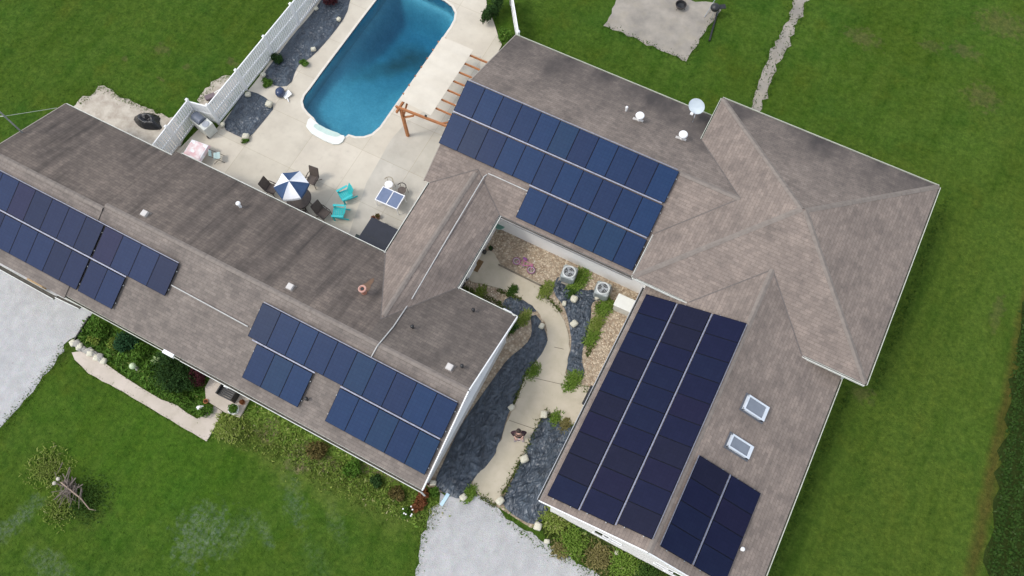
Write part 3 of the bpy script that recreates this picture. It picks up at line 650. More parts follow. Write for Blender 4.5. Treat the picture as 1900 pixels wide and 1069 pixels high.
gable(0, uL0+.28, wF+.2, wB-.2, wR, EAVE+.05, wz-.02); gable(0, nW+.28, nF+.2, nB-.2, nR, EAVE+.05, nz-.02)
# siding laps on the two gables that show; lap shadows painted as darker strips
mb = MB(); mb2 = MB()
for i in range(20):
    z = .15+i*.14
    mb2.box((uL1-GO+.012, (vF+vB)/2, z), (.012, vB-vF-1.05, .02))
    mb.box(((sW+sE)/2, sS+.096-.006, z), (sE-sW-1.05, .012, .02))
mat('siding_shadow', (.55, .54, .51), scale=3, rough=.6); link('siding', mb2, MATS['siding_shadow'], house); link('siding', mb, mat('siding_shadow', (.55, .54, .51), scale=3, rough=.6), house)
# fascia, gutters and rakes
def strip(name, pts, wd, ht, m, dz=0.0, side=None):
    mb = MB()
    for a, b in zip(pts[:-1], pts[1:]):
        mb.beam(Vector(a)+Vector((0, 0, dz)), Vector(b)+Vector((0, 0, dz)), wd, ht)
    return link(name, mb, m, house)
def gutter(pts, nrm, m=M_GUT, wd=.12, dz=-.09):
    """open trough: back, front, floor; dark strip inside"""
    o = Vector((nrm[0], nrm[1], 0)); mb = MB(); dk = MB(); z = Vector((0, 0, dz))
    for a, b in zip(pts[:-1], pts[1:]):
        a = Vector(a)+z+o*wd/2; b = Vector(b)+z+o*wd/2
        mb.beam(a+o*wd/2, b+o*wd/2, .028, .13); mb.beam(a-o*(wd/2-.006), b-o*(wd/2-.006), .012, .12); mb.beam(a+Vector((0, 0, -.058)), b+Vector((0, 0, -.058)), wd*.93, .012)
        dk.beam(a+Vector((0, 0, -.02)), b+Vector((0, 0, -.02)), wd*.72, .03)
    g = link('gutter', mb, m, house); d = link('gutter_inside', dk, M_DARKIN, g); return g
E_ = EAVE
WG = mat('white_gutter', (.68, .68, .62), (.56, .56, .50), scale=3, rough=.5)
mb_pts = [(uJ+6.6, vF, E_), (uL1, vF, E_)]
gutter(mb_pts, (0, -1), WG)
gutter([(uJ+.0, vF+.0, E_-.01), (uJ+6.56, vF, E_)], (0, -1), M_GUT, .10)
gutter([(uL0, wF-.05, E_-.04), (uJ-.5, wF-.08, E_-.05)], (0, -1), WG, .20)
gutter([(uJ-.45, wF-.03, E_-.03), (uJ+.9, wF+.03, E_-.02)], (0, -1), WG, .14)
gutter([(uL0, wB, E_), (uJ+.2, wB, E_)], (0, 1), WG, .06); gutter([(uJ+.25, vB, E_), (cW, vB, E_)], (0, 1), WG, .07)
gutter([(cW, vB, E_), (cW, nF, E_)], (-1, 0), WG, .09); gutter([(cE, vB, E_), (cE, nF, E_)], (1, 0), WG, .08); gutter([(cE, vB, E_), (uL1, vB, E_)], (0, 1), WG, .07)
gutter([(cE, nF, E_), (bW, nF, E_)], (0, -1), mat('grey_gutter', (.30, .29, .28), (.22, .21, .20), scale=3, rough=.5), .11); gutter([(nW, nB, E_), (bW, nB, E_)], (0, 1), M_GUT, .09)
gutter([(bW, bN, BEAVE), (bE, bN, BEAVE)], (0, 1), M_GUT, .09); gutter([(bE, bS, BEAVE), (bE, bN, BEAVE)], (1, 0), M_GUT, .09)
gutter([(bW, bN, BEAVE), (bW, vM2-.3, BEAVE)], (-1, 0), M_GUT, .07); gutter([(bW, vM1+.2, BEAVE), (bW, bS, BEAVE)], (-1, 0), WG, .05)
gutter([(bW, bS, BEAVE), (sW+(BEAVE-EAVE)/PITCH, bS, BEAVE)], (0, -1), WG, .06); gutter([(sE-(BEAVE-EAVE)/PITCH, bS, BEAVE), (bE, bS, BEAVE)], (0, -1), WG, .08)
gutter([(sW, sS, E_), (sW, bS+.1, E_)], (-1, 0), mat('metal_gutter', (.46, .47, .48), (.36, .37, .38), scale=3, rough=.45), .11); gutter([(sE, sS, E_), (sE, bS+.1, E_)], (1, 0), M_GUT, .09)
RK = M_WHITE
strip('rake_board', [(uL1+.015, vF, E_), (uL1+.015, vR, zR), (uL1+.015, vB, E_)], .05, .20, RK, -.07)
strip('rake_board', [(sW, sS-.015, E_), (sR, sS-.015, sz), (sE, sS-.015, E_)], .04, .18, RK, -.085)
strip('rake_board', [(nW-.015, nF, E_), (nW-.015, nR, nz), (nW-.015, nB, E_)], .04, .18, mat('tan_trim', (.35, .31, .26), scale=3), -.085)
strip('rake_board', [(uL0-.015, wF, E_), (uL0-.015, wR, wz), (uL0-.015, wB, E_)], .04, .18, MATS['tan_trim'], -.085)
# soffits
mb = MB()
for x0, y0, x1, y1, h in ((uJ, vF+.02, uL1-GO, vF+ov, E_), (uJ, vB-ov, uL1-GO, vB-.02, E_), (uL0, wF+.02, uJ, wF+ov, E_), (uL0, wB-ov, uJ, wB-.02, E_), (uL1-GO, vF+.05, uL1-.02, vB-.05, E_+.0), (cE-ov, vB, cE-.02, nF, E_), (cE, nF+.02, bW, nF+ov, E_), (sW+.02, sS+.05, sW+ov, bS, E_), (sE-ov, sS+.05, sE-.02, bS, E_),
                         (bE-ov, bS, bE-.02, bN, BEAVE), (bW, bS+.02, bE, bS+ov, BEAVE), (bW, bN-ov, bE, bN-.02, BEAVE)):
    mb.box(((x0+x1)/2, (y0+y1)/2, h-.175), (x1-x0, y1-y0, .02))
link('soffit', mb, M_WHITE, house)
# windows of the garage gable
def window(c, wd, ht, axis, out):
    """on a wall facing out; frame proud of the wall, dark pane within"""
    fr = MB(); t = .05
    def B(m_, dx_, dz_, sx, sz_, th, o):
        if axis == 1: m_.box((c[0]+dx_, c[1]+out*o, c[2]+dz_), (sx, th, sz_))
        else: m_.box((c[0]+out*o, c[1]+dx_, c[2]+dz_), (th, sx, sz_))
    B(fr, 0, ht/2, wd+.06, .035, .03, .014); B(fr, 0, -ht/2, wd+.1, .05, .07, .03); B(fr, -wd/2, 0, .04, ht-.05, .03, .014); B(fr, wd/2, 0, .04, ht-.05, .03, .014)
    f = link('window', fr, M_WHITE, house)
    g = MB(); B(g, 0, 0, wd-.03, ht-.03, .02, .016); link('pane', g, M_GLASS, f)
yv = sS+.085
for cx_, wd, ht, zc in ((at(1120, 984, 1.7).x, .66, 1.25, 1.65), (at(1139, 996, 1.9).x, .8, .36, 1.9), (at(1236, 1044, 2.0).x, .8, .36, 1.9), (at(1257, 1056, 1.7).x, .75, 1.25, 1.65)):
    window((cx_, yv, zc), wd, ht, 1, -1)
for x in (-27, -23, -19, -8.5): window((x, vF+ov, 1.5), 1.2, 1.1, 1, -1)
for x in (-24, -20, -16): window((x, vB-ov, 1.5), 1.2, 1.1, 1, 1)
for y in (17, 20, 22): window((bE-ov, y, 1.8), 1.2, 1.1, 0, 1)
for y in (5.5, 9.5): window((sE-ov, y, 1.5), 1.2, 1.1, 0, 1)
for x in (-10, -6): window((x, nB-ov, 1.5), 1.2, 1.1, 1, 1)
# doors
d = MB(); d.box((-6.7+0, vF+ov-.03, 1.05), (.95, .06, 2.1)); o = link('door', d, mat('dark_red_paint', (.10, .03, .03), scale=3), house); h_ = MB().box((-6.35, vF+ov-.08, 1.0), (.03, .05, .14)); link('handle', h_, M_STEEL, o)
cdx = cE-ov; d = MB(); d.box((cdx+.03, (vB+nF)/2-.2, 1.05), (.06, .95, 2.1)); o = link('door', d, M_WHITE, house); link('handle', MB().box((cdx+.08, (vB+nF)/2+.15, 1.0), (.05, .03, .14)), M_STEEL, o)
# roof vents and pipes
def boxvent(px_, py_, pl):
    p = onroof(px_, py_, pl, .1); mb = MB(); mb.box(p+Vector((0, 0, .0)), (.30, .30, .14), taper=.9); o = link('roof_vent', mb, mat('beige_vent', (.55, .52, .48), (.47, .44, .41), scale=5, rough=.5), house, bevel=.015)
    link('vent_flashing', MB().box((p.x, p.y, roofz(pl, p.x, p.y)+.012), (.42, .42, .015), rx=(-1 if pl in ('LB', 'NB') else 1)*math.atan(PITCH)), MATS['shingles'] if False else M_CAP, o)
for a in ((268, 396, 'LB'), (538, 532, 'LB'), (834, 681, 'LB')): boxvent(*a)
def pipe(px_, py_, pl, r, h, m, capr=None, name='vent_pipe'):
    p = onroof(px_, py_, pl, h); b = Vector((p.x, p.y, roofz(pl, p.x, p.y)-.05)); mb = MB(); mb.tube([b, p], r, 12)
    if capr: mb.lathe(p, [(capr, 0), (capr, .05), (capr*.6, .09), (.01, .10)], 16)
    return link(name, mb, m, house, smooth=False)
pipe(442, 378, 'LB', .065, .35, M_WHITE, .11)
cpm = mat('copper_flue', (.48, .22, .15), (.38, .16, .10), scale=9, rough=.55)
o = pipe(672, 536, 'LB', .12, .5, cpm); p = onroof(672, 536, 'LB', .5)
link('flue_collar', MB().torus(p, .15, .035), mat('pinkish_metal', (.52, .30, .24), (.44, .24, .19), scale=9, rough=.5), o, smooth=True); link('flue_hole', MB().lathe(p+Vector((0, 0, .002)), [(.09, 0), (.08, .004)], 16), M_BLACK, o)
# rust run-off on the shingles beside the flue
q = onroof(680, 527, 'LB', .012); rs = MB(); A, B_ = onroof(672, 540, 'LB', .014), onroof(694, 516, 'LB', .014); dd = (B_-A); pr = Vector((-dd.y, dd.x, 0)).normalized(); 
pts = []
for t, w_ in ((0, .16), (.15, .24), (.35, .20), (.6, .12), (.8, .10), (1, .02)): pts.append((A.lerp(B_, t), w_))
vs = [p_+pr*w_ for p_, w_ in pts]+[p_-pr*w_ for p_, w_ in pts]; vs = [Vector((v.x, v.y, roofz('LB', v.x, v.y)+.012)) for v in vs]; n_ = len(pts)
rs.add(vs, [(i, i+1, n_+i+1, n_+i) for i in range(n_-1)]); link('rust_stain', rs, mat('rusty_shingles', (.19, .11, .065), (.13, .085, .06), scale=6, rough=.95), o)
for a in ((765, 606, 'LB'), (878, 575, 'LB'), (857, 679, 'LB'), (568, 740, 'LF')): pipe(*a, .05, .22, M_BLACK, .085)
pipe(1163, 200, 'NB', .05, .28, M_WHITE, .07)
for a in ((1187.6, 214.5), (1268, 249.5)):
    p = onroof(a[0], a[1], 'NB', .42); b = Vector((p.x, p.y, roofz('NB', p.x, p.y)))
    mb = MB(); mb.tube([b-Vector((0, 0, .04)), p], .08, 12); mb.lathe(p, [(.20, -.03), (.215, .0), (.19, .05), (.10, .08), (.01, .085)], 24); o = link('mushroom_vent', mb, M_WHITE, house)
    link('vent_flashing', MB().box(b+Vector((-.05, 0, .03)), (.52, .16, .03), rx=-math.atan(PITCH), rz=.1), MATS['beige_vent'], o)
pipe(1378, 1019, 'SE', .06, .25, M_WHITE, .085)
# white electrical conduits over the roof
def oncon(px_, py_, off=.05):
    z = EAVE+.5
    for _ in range(8):
        p = at(px_, py_, z); rz_ = czN+(czL-czN)*(vcN-p.y)/(vcN-vcL); z = EAVE+(rz_-EAVE)*(cE-p.x)/(cE-cR)+off+.07
    return at(px_, py_, z)
def conduit(lst, r=.028):
    mb = MB(); pts = []
    for (x0, y0, p0), (x1, y1, p1) in zip(lst[:-1], lst[1:]):
        for k in range(8):
            t = k/8; a = x0+(x1-x0)*t; b = y0+(y1-y0)*t; c = oncon(a, b) if p0 == 'CE' else onroof(a, b, p0, 0.05); pts.append(c)
    pts.append(oncon(*lst[-1][:2]) if lst[-1][2] == 'CE' else onroof(*lst[-1][:2], lst[-1][2], .05))
    mb.tube(pts, r, 6); link('conduit', mb, mat('conduit_grey', (.50, .49, .46), (.42, .41, .39), scale=5, rough=.6), house)
conduit([(980, 355, 'NF'), (918, 327, 'NF'), (906, 322, 'NF')]); conduit([(906, 322, 'CE'), (898, 328, 'CE'), (833, 437, 'CE'), (764, 555, 'CE')]); conduit([(764, 555, 'LB'), (730, 606, 'LB'), (700, 642, 'LB')]); conduit([(700, 642, 'LF'), (688, 664, 'LF')]); conduit([(318, 529, 'LF'), (390, 568, 'LF'), (460, 606, 'LF')])
# skylights on the garage wing
for quad in (((1388, 731), (1428, 758), (1416, 784), (1377, 757)), ((1357, 804), (1398, 829), (1390, 855), (1348, 827))):
    c4 = [onroof(x, y, 'SE', .13) for x, y in quad]; cen = sum(c4, Vector())/4
    ax_ = [min(p.x for p in c4), max(p.x for p in c4), min(p.y for p in c4), max(p.y for p in c4)]
    Lx, Ly = ((c4[1]-c4[0]).xy.length+(c4[2]-c4[3]).xy.length)/2, ((c4[3]-c4[0]).xy.length+(c4[2]-c4[1]).xy.length)/2
    th = math.atan(PITCH); mb = MB(); t = .07; Mr = Matrix.Rotation(th, 3, 'Y')
    for sx, sy, lx, ly in ((-1, 0, t, Ly), (1, 0, t*1.9, Ly), (0, -1, Lx, t), (0, 1, Lx, t)):
        o_ = Mr @ Vector((sx*(Lx/2-lx/2 if sx else 0), sy*(Ly/2-ly/2), 0)) if sx else Mr @ Vector((0, sy*(Ly/2-ly/2), 0))
        mb.box(cen+o_, (lx, ly if sx else t, .16 if sx else .162), ry=th)
    f = link('skylight', mb, mat('skylight_frame', (.60, .64, .68), (.52, .56, .60), scale=3, rough=.4), house)
    link('pane', MB().box(cen+Mr @ Vector((-.03, 0, .02)), (Lx-.1, Ly-.1, .03), ry=th), mat('skylight_glass', (.16, .18, .21), (.19, .21, .24), scale=2, rough=.12), f)
    link('flashing', MB().box(cen+Mr @ Vector((0, 0, -.11)), (Lx+.14, Ly+.14, .03), ry=th), mat('skylight_flashing', (.10, .105, .12), scale=3, rough=.6), f)
# box at the front eave
p = at(314, 656, EAVE-.1); link('gutter_box', MB().box(p, (.58, .22, .2), rz=0), M_WHITE, house, bevel=.02)
# inset entry roof tucked under the hip eave, with a black lamp
p = at(1198, 520, EAVE+.1)
# downspouts
mb = MB()
for x, y in ((uL1-.2, vF-.05), (sE+.05, sS+.3)): link('downspout', MB().tube([(x, y, EAVE-.15), (x, y, .1)], .04, 8), M_WHITE, house)
mb = MB(); a = at(934, 573, EAVE-.05); b = at(955, 588, EAVE-.08)
mb.tube([a, a.lerp(b, .5)+Vector((.05, .08, -.1)), b], .045, 8); link('downspout', mb, M_WHITE, house)

# ================================================================ SOLAR ARRAYS
def array(label, pl, rows, dark=False, rails=(), seed=0, pal=None):
    """rows: (lo, hi, a0, a1, n) with lo..hi along the slope axis and n panels along the eave from a0 to a1 (units of K)"""
    ax = PL[pl][0]; s_ = PL[pl][2]; r = random.Random(seed)
    c0 = Vector(((rows[0][2]+rows[0][3])/2*K, (rows[0][0]+rows[0][1])/2*K, 0)) if ax == 1 else Vector(((rows[0][0]+rows[0][1])/2*K, (rows[0][2]+rows[0][3])/2*K, 0))
    c0.z = roofz(pl, c0.x, c0.y)
    root = thing('solar_array', label, 'solar array', c0, group='solar arrays on the roofs')
    th = math.atan(PITCH); OFF = .13
    def place(name, m, lo, hi, a, b, off, thick, par, bevel=0):
        cw, ca = (lo+hi)/2*K, (a+b)/2*K; x, y = (ca, cw) if ax == 1 else (cw, ca); z = roofz(pl, x, y)+off
        Ls = (hi-lo)*K*math.sqrt(1+PITCH**2); La = (b-a)*K
        mb = MB()
        if ax == 1: mb.box((0, 0, 0), (La, Ls, thick))
        else: mb.box((0, 0, 0), (Ls, La, thick))
        o = lpart(name, mb, m, par, bevel=bevel)
        if par is root:
            o.location = Vector((x, y, z))-c0
            o.rotation_euler = (th*s_, 0, 0) if ax == 1 else (0, -th*s_, 0)
        else: o.location = (0, 0, off)
        return o
    pool_ = pal or (M_CELLD if dark else M_CELL)
    for lo, hi, a0, a1, n in rows:
        wd = (a1-a0)/n; g = .004
        for i in range(n):
            fr = place('solar_panel', M_DARK, lo+.012, hi-.012, a0+i*wd+g/2, a0+(i+1)*wd-g/2, OFF, .04, root)
            place('cells', r.choice(pool_ if (dark or pal) else pool_+M_CELL[:2]*2), lo+.022, hi-.022, a0+i*wd+.018, a0+(i+1)*wd-.018, .018, .012, fr)
    for lo, hi, a0, a1 in rails: place('rail', M_RAIL, lo, hi, a0, a1, OFF+.035, .03, root)
    for lo, hi, a0, a1, n in rows:
        for t in (.22, .78):
            q = lo+(hi-lo)*t; place('mounting_rail', M_STEEL, q-.02, q+.02, a0-.03, a1+.03, OFF-.055, .05, root)
    return root
array('blue solar array cut by the left frame edge, above the white gravel drive', 'LF', [(3.44, 4.82, -28.96, -22.52, 7), (3.44, 4.82, -22.44, -18.63, 4), (2.0, 3.36, -28.96, -22.52, 7), (2.0, 3.36, -22.44, -20.62, 2)], rails=((3.375, 3.425, -28.96, -20.6), (4.825, 4.85, -28.96, -18.65)), seed=3, pal=M_CELLM)
array('stepped blue solar array with a gap in its lower row, beside the white gable', 'LF', [(3.57, 4.98, -14.55, -5.55, 10), (2.08, 3.49, -14.05, -11.36, 3), (2.12, 3.49, -10.10, -5.55, 5)], rails=((3.505, 3.555, -14.3, -11.3), (3.505, 3.555, -10.1, -5.6), (4.985, 5.01, -14.5, -5.6)), seed=5)
array('large light blue solar array of three rows above the pebble courtyard wall', 'NF', [(16.45, 17.82, -12.16, -2.0, 11), (14.98, 16.37, -12.16, -2.0, 11), (13.53, 14.90, -7.56, -2.0, 6)], rails=((16.385, 16.435, -12.16, -2.1), (14.915, 14.965, -7.6, -2.05), (17.825, 17.85, -12.1, -2.1)), seed=11)
array('long dark navy solar array of thirty panels facing the courtyard path', 'SW', [(-1.05, .22, 3.62, 12.85, 10), (.30, 1.62, 3.66, 12.85, 10), (1.70, 2.98, 3.78, 12.85, 10)], True, rails=((.235, .285, 3.62, 12.8), (1.635, 1.685, 3.7, 12.8), (2.985, 3.005, 3.8, 12.8)), seed=21)
array('small dark solar array of eight panels below the skylights', 'SE', [(3.33, 4.64, 3.72, 7.31, 4), (4.72, 6.03, 3.72, 7.31, 4)], True, rails=((4.655, 4.705, 3.75, 7.3), (3.305, 3.325, 3.75, 7.3)), seed=22)

# ================================================================ OBJECTS ON THE HOUSE
# satellite dish
b = onroof(1285, 227, 'NB', 0); t_ = thing('satellite_dish', 'pale grey satellite dish on a bracket at the back roof edge', 'satellite dish', b)
c = at(1293.5, 197, b.z+.75); face = (Vector((0, 0, H))-c); face = (Vector((-.15, -.75, .75))).normalized()
mb = MB(); prof = [(.40*math.sin(k*.14), .07*(k/9)**2*1.0) for k in range(0, 10)]; prof = [(.40*k/9+.004, .09*(k/9)**2) for k in range(10)]
prof2 = prof+[(.41, .092)]+[(r_, z_-.012) for r_, z_ in reversed(prof)]
mb.lathe(c, prof2, 32, axis=face, sx=1.0, sy=.88)
link('reflector', mb, mat('dish_grey', (.46, .52, .55), (.40, .46, .49), scale=4, rough=.5), t_, smooth=True)
link('mast', MB().tube([b, b+Vector((0, .05, .35)), c-face*.03], .022, 8), M_STEEL, t_)
lp = c+face*.42+Vector((0, -.28, -.22)); link('arm', MB().tube([c-face*.02+Vector((0, -.25, -.2)), lp], .014, 6), M_STEEL, t_); link('receiver', MB().box(lp, (.14, .10, .08)), M_WHITE, t_)
# service mast
b = at(48, 255, 3.0*K); b = Vector((uL0+.12, b.y, roofz('LB', 0, b.y) if b.y > wR else EAVE)); top = at(6, 213, b.z+1.9)
top = Vector((b.x, b.y, b.z+1.75)); t_ = thing('service_mast', 'grey metal service mast with weatherhead and cables at the roof corner', 'utility mast', b)
link('mast', MB().tube([b-Vector((0, 0, .3)), top], .04, 10), M_STEEL, t_)
wh = MB(); wh.tube([top, top+Vector((-.05, .02, .10)), top+Vector((-.22, -.06, .08)), top+Vector((-.34, -.12, -.02))], .06, 10, .075); link('weatherhead', wh, M_WHITE, t_)
k_ = MB(); a_ = top+Vector((0, 0, -.45)); k_.tube([a_, a_+Vector((-.25, -.1, -.05))], .02, 6); k_.tube([a_+Vector((-.25, -.1, -.05)), a_+Vector((-4, -2.5, .1)), a_+Vector((-14, -8, 1.2))], .02, 6); link('service_cable', k_, mat('pale_cable', (.5, .52, .45), scale=3), t_)
k_ = MB(); e_ = Vector((uL0+.1, wB-.5, roofz('LB', 0, wB-.5)+.05)); k_.tube([a_, e_], .012, 6); link('guy_wire', k_, MATS['pale_cable'], t_)

# ================================================================ FENCES
def fence(name, label, pts, h, post=2.3, m=M_WHITE, group=None, gap=.034):
    P = [Vector((p[0], p[1], 0)) for p in pts]; root = thing(name, label, 'fence', P[0], group=group)
    for a, b in zip(P[:-1], P[1:]):
        L = (b-a).length; n = max(1, round(L/post)); d = (b-a)/n; u_ = d.normalized(); ang = math.atan2(u_.y, u_.x)
        for i in range(n):
            p = a+d*i; q = p+d; mb = MB(); w_ = .115; cnt = int((d.length-.12)/(w_+gap)); st = (d.length-.12)/cnt
            for j in range(cnt):
                c = p+u_*(.06+(j+.5)*st); mb.box((c.x, c.y, h/2+.02), (st-gap, .022, h-.14), rz=ang)
            link('fence_panel', mb, m, root)
            rb = MB(); rb.beam(p+u_*.06+Vector((0, 0, h-.05)), q-u_*.06+Vector((0, 0, h-.05)), .055, .09)
            rb.beam(p+u_*.06+Vector((0, 0, h*.52)), q-u_*.06+Vector((0, 0, h*.52)), .065, .11); rb.beam(p+u_*.06+Vector((0, 0, .12)), q-u_*.06+Vector((0, 0, .12)), .06, .12)
            link('fence_rail', rb, m, root)
        for i in range(n+1):
            c = a+d*i; mb = MB(); mb.box((c.x, c.y, (h+.08)/2), (.12, .12, h+.08), rz=ang); mb.box((c.x, c.y, h+.10), (.16, .16, .05), rz=ang, taper=.4); link('post', mb, m, root)
    return root
FZ = 1.75
f1 = [at(587, -50, FZ), at(384, 196, FZ)]
fence('picket_fence', 'long white vinyl picket fence beside the black fabric bed', f1, FZ)
fence('picket_fence', 'short white picket fence running from the corner post to the long wing roof', [at(347, 186, FZ), at(268, 287, FZ)], FZ)
g0, g1 = at(347, 186, FZ), at(384, 196, FZ); g0.z = g1.z = 0
gt = thing('gate', 'white vinyl gate behind the barbecue between the two fences', 'gate', g0)
u_ = (g1-g0).normalized(); ang = math.atan2(u_.y, u_.x); mb = MB(); L = (g1-g0).length
for j in range(int(L/.14)): c = g0+u_*(.12+j*.14); mb.box((c.x, c.y, .85), (.11, .022, 1.55), rz=ang) if (c-g0).length < L-.08 else None
link('gate_boards', mb, M_WHITE, gt)
mb = MB()
for z in (.25, .9, 1.62): mb.beam(g0+u_*.08+Vector((0, 0, z)), g1-u_*.08+Vector((0, 0, z)), .06, .1)
link('gate_frame', mb, M_WHITE, gt)
fence('vinyl_fence', 'white vinyl fence meeting the back corner of the roof beside dark shrubs', [at(947, -30, 1.7), at(962, 60, 1.7)], 1.7)

# ================================================================ PERGOLA
PZ = 2.45
b0 = at(757, 253, 0); pc = Vector((b0.x, b0.y, PZ)); pf = at(818, 78, PZ); pf = Vector((b0.x+.0, pf.y, PZ)); hs = at(838, 236, PZ)
xl = (at(744, 190, PZ).x+at(817, 76, PZ).x)/2; xr = (at(832, 236, PZ).x+at(896, 112, PZ).x)/2+.25
perg = thing('pergola', 'orange cedar pergola half covered by a cream cloth canopy at the pool edge', 'pergola', b0)
yl0 = at(744, 193, PZ).y; yl1 = at(817, 77, PZ).y
post_x, post_y = b0.x, b0.y
def pt(name, mb, m): return link(name, mb, m, perg)
pt('post', MB().box((post_x, post_y, PZ/2), (.14, .14, PZ)), M_WOOD); pt('post', MB().box((xl+.08, yl1, PZ/2), (.14, .14, PZ)), M_WOOD)
pt('beam', MB().box(((post_x+xl)/2+.02, (post_y+yl1)/2, PZ+.06), (.09, yl1-post_y+.5, .15)), M_WOOD)
pt('beam', MB().beam((post_x-.3, post_y, PZ+.14), (xr, at(830, 237, PZ).y, PZ+.14), .09, .15), M_WOOD)
pt('brace', MB().beam((post_x, post_y, PZ-.65), (post_x+.75, post_y-.02, PZ+.05), .08, .08), M_WOOD); pt('brace', MB().beam((post_x, post_y, PZ-.65), (post_x, post_y+.7, PZ+.02), .08, .08), M_WOOD)
pt('brace', MB().beam((xr-.45, at(830, 237, PZ).y+.02, PZ+.1), (xr-.1, at(830, 237, PZ).y+.3, PZ+.1), .06, .08), M_WOOD)
for (ax0, ay0), (ax1, ay1) in (((872, 103), (899, 115)), ((862, 118), (884, 128)), ((851.6, 134.5), (871, 143)), ((841, 151), (863, 160)), ((830, 167), (854, 178.5)), ((817, 185), (846, 196)), ((806, 201), (840, 214))):
    y = (at(ax0, ay0, PZ+.15).y+at(ax1, ay1, PZ+.15).y)/2; pt('rafter', MB().beam((xl-.05, y, PZ+.17), (xr+.1, y, PZ+.17), .05, .13), M_WOOD)
# canopy cloth, gently sagging between rafters
xc = (at(871, 104, PZ+.3).x+at(801, 211, PZ+.3).x)/2; y0_, y1_ = at(800, 213, PZ+.3).y-.05, yl1+.1; mb = MB(); nx, ny = 20, 48
xa = (at(745, 184, PZ+.3).x+at(817, 76, PZ+.3).x)/2-.04
ypost = at(742, 186, PZ+.3).y
for k in (0, 1):
    o = len(mb.v)
    for i in range(nx+1):
        for j in range(ny+1):
            s, t = i/nx, j/ny; x = xa+(xc-xa)*s; yy0 = ypost+(y0_-ypost)*s; y = yy0+(y1_-yy0)*t
            mb.v.append((x, y, PZ+.31+.03*math.sin(s*PI)-.02*abs(math.sin(t*PI*7))-k*.01))
    for i in range(nx):
        for j in range(ny):
            a = o+i*(ny+1)+j; mb.f.append((a, a+ny+1, a+ny+2, a+1))
link('canopy', mb, M_CANOPY, perg, smooth=True, recalc=False)
p = at(790, 215, PZ+.3); pt('canopy_pulley', MB().box(p, (.10, .08, .08)), M_BLACK)

# ================================================================ FABRIC BEDS
def fabric(label, poly_px, z0, seed, amp=.05, step=.055):
    poly = px(poly_px); poly = smoothpoly(poly, 1); nz_ = vnoise(seed); xs = [p[0] for p in poly]; ys = [p[1] for p in poly]
    x0, y0 = min(xs), min(ys); nx, ny = int((max(xs)-x0)/step)+2, int((max(ys)-y0)/step)+2
    idx = {}; mb = MB(); cell = {}
    P2 = [Vector(p) for p in poly]
    def near(x, y):
        best = None; v = Vector((x, y))
        for i in range(len(P2)):
            a, b = P2[i], P2[(i+1) % len(P2)]; t = max(0, min(1, (v-a).dot(b-a)/max(1e-9, (b-a).length_squared))); q = a+(b-a)*t; d = (v-q).length
            if best is None or d < best[0]: best = (d, q)
        return best
    def vert(i, j):
        if (i, j) in idx: return idx[(i, j)]
        x, y = x0+i*step, y0+j*step; d, q = near(x, y)
        if not inside((x, y), poly): x, y = q.x, q.y; d = 0
        n1 = nz_(x*1.6, y*1.6); rid = 1-abs(math.sin(n1*2.2+y*1.3)); n2 = nz_(x*3.1+9, y*2.3)
        fall = min(1, d/.18)
        th = .45+seed*.5+.35*nz_(x*.35, y*.35); xr_, yr_ = x*math.cos(th)+y*math.sin(th), -x*math.sin(th)+y*math.cos(th)
        q1 = 1-abs(math.sin(PI*(xr_*2.3+.9*nz_(x*.8, y*.8)))); q2 = 1-abs(math.sin(PI*(yr_*2.0+xr_*1.2+1.1*nz_(y*.9+4, x*.9)))); m1 = .5+.5*math.sin(n1*3+y)
        z = z0+.012+amp*fall*(.85*q1**2.5*m1+.6*q2**3*(1-m1)+.35*max(0, n1)+.15*abs(n2))
        idx[(i, j)] = len(mb.v); mb.v.append((x, y, z)); return idx[(i, j)]
    for i in range(nx):
        for j in range(ny):
            if any(inside((x0+(i+a_)*step, y0+(j+b_)*step), poly) for a_ in (0, 1) for b_ in (0, 1)): mb.f.append((vert(i, j), vert(i+1, j), vert(i+1, j+1), vert(i, j+1)))
    c = Vector((sum(xs)/len(xs), sum(ys)/len(ys), z0))
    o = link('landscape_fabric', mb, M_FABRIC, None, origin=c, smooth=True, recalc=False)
    s = o.modifiers.new('subd', 'SUBSURF'); s.levels = 1; s.render_levels = 1
    return tag(o, label, 'landscape fabric', 'black landscape fabric laid over the beds')
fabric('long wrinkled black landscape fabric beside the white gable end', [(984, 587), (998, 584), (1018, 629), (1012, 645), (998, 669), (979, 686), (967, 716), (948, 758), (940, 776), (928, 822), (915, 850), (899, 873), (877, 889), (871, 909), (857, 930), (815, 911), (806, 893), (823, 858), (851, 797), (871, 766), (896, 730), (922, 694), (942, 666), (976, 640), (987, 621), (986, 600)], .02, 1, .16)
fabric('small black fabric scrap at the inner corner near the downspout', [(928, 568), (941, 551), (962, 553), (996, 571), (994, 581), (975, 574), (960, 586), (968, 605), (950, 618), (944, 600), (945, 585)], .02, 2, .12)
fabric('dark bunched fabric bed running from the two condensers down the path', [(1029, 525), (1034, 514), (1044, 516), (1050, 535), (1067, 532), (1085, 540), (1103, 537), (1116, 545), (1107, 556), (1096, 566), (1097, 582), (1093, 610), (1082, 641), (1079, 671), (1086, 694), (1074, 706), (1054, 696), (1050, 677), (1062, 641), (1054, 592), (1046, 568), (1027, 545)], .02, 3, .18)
fabric('wide black fabric bed under the gutter of the dark navy array', [(1004, 777), (1018, 771), (1038, 787), (1072, 792), (1045, 860), (1010, 925), (1020, 940), (1010, 966), (987, 975), (955, 958), (932, 938), (936, 918), (956, 881), (967, 850), (981, 811)], .02, 4, .17)
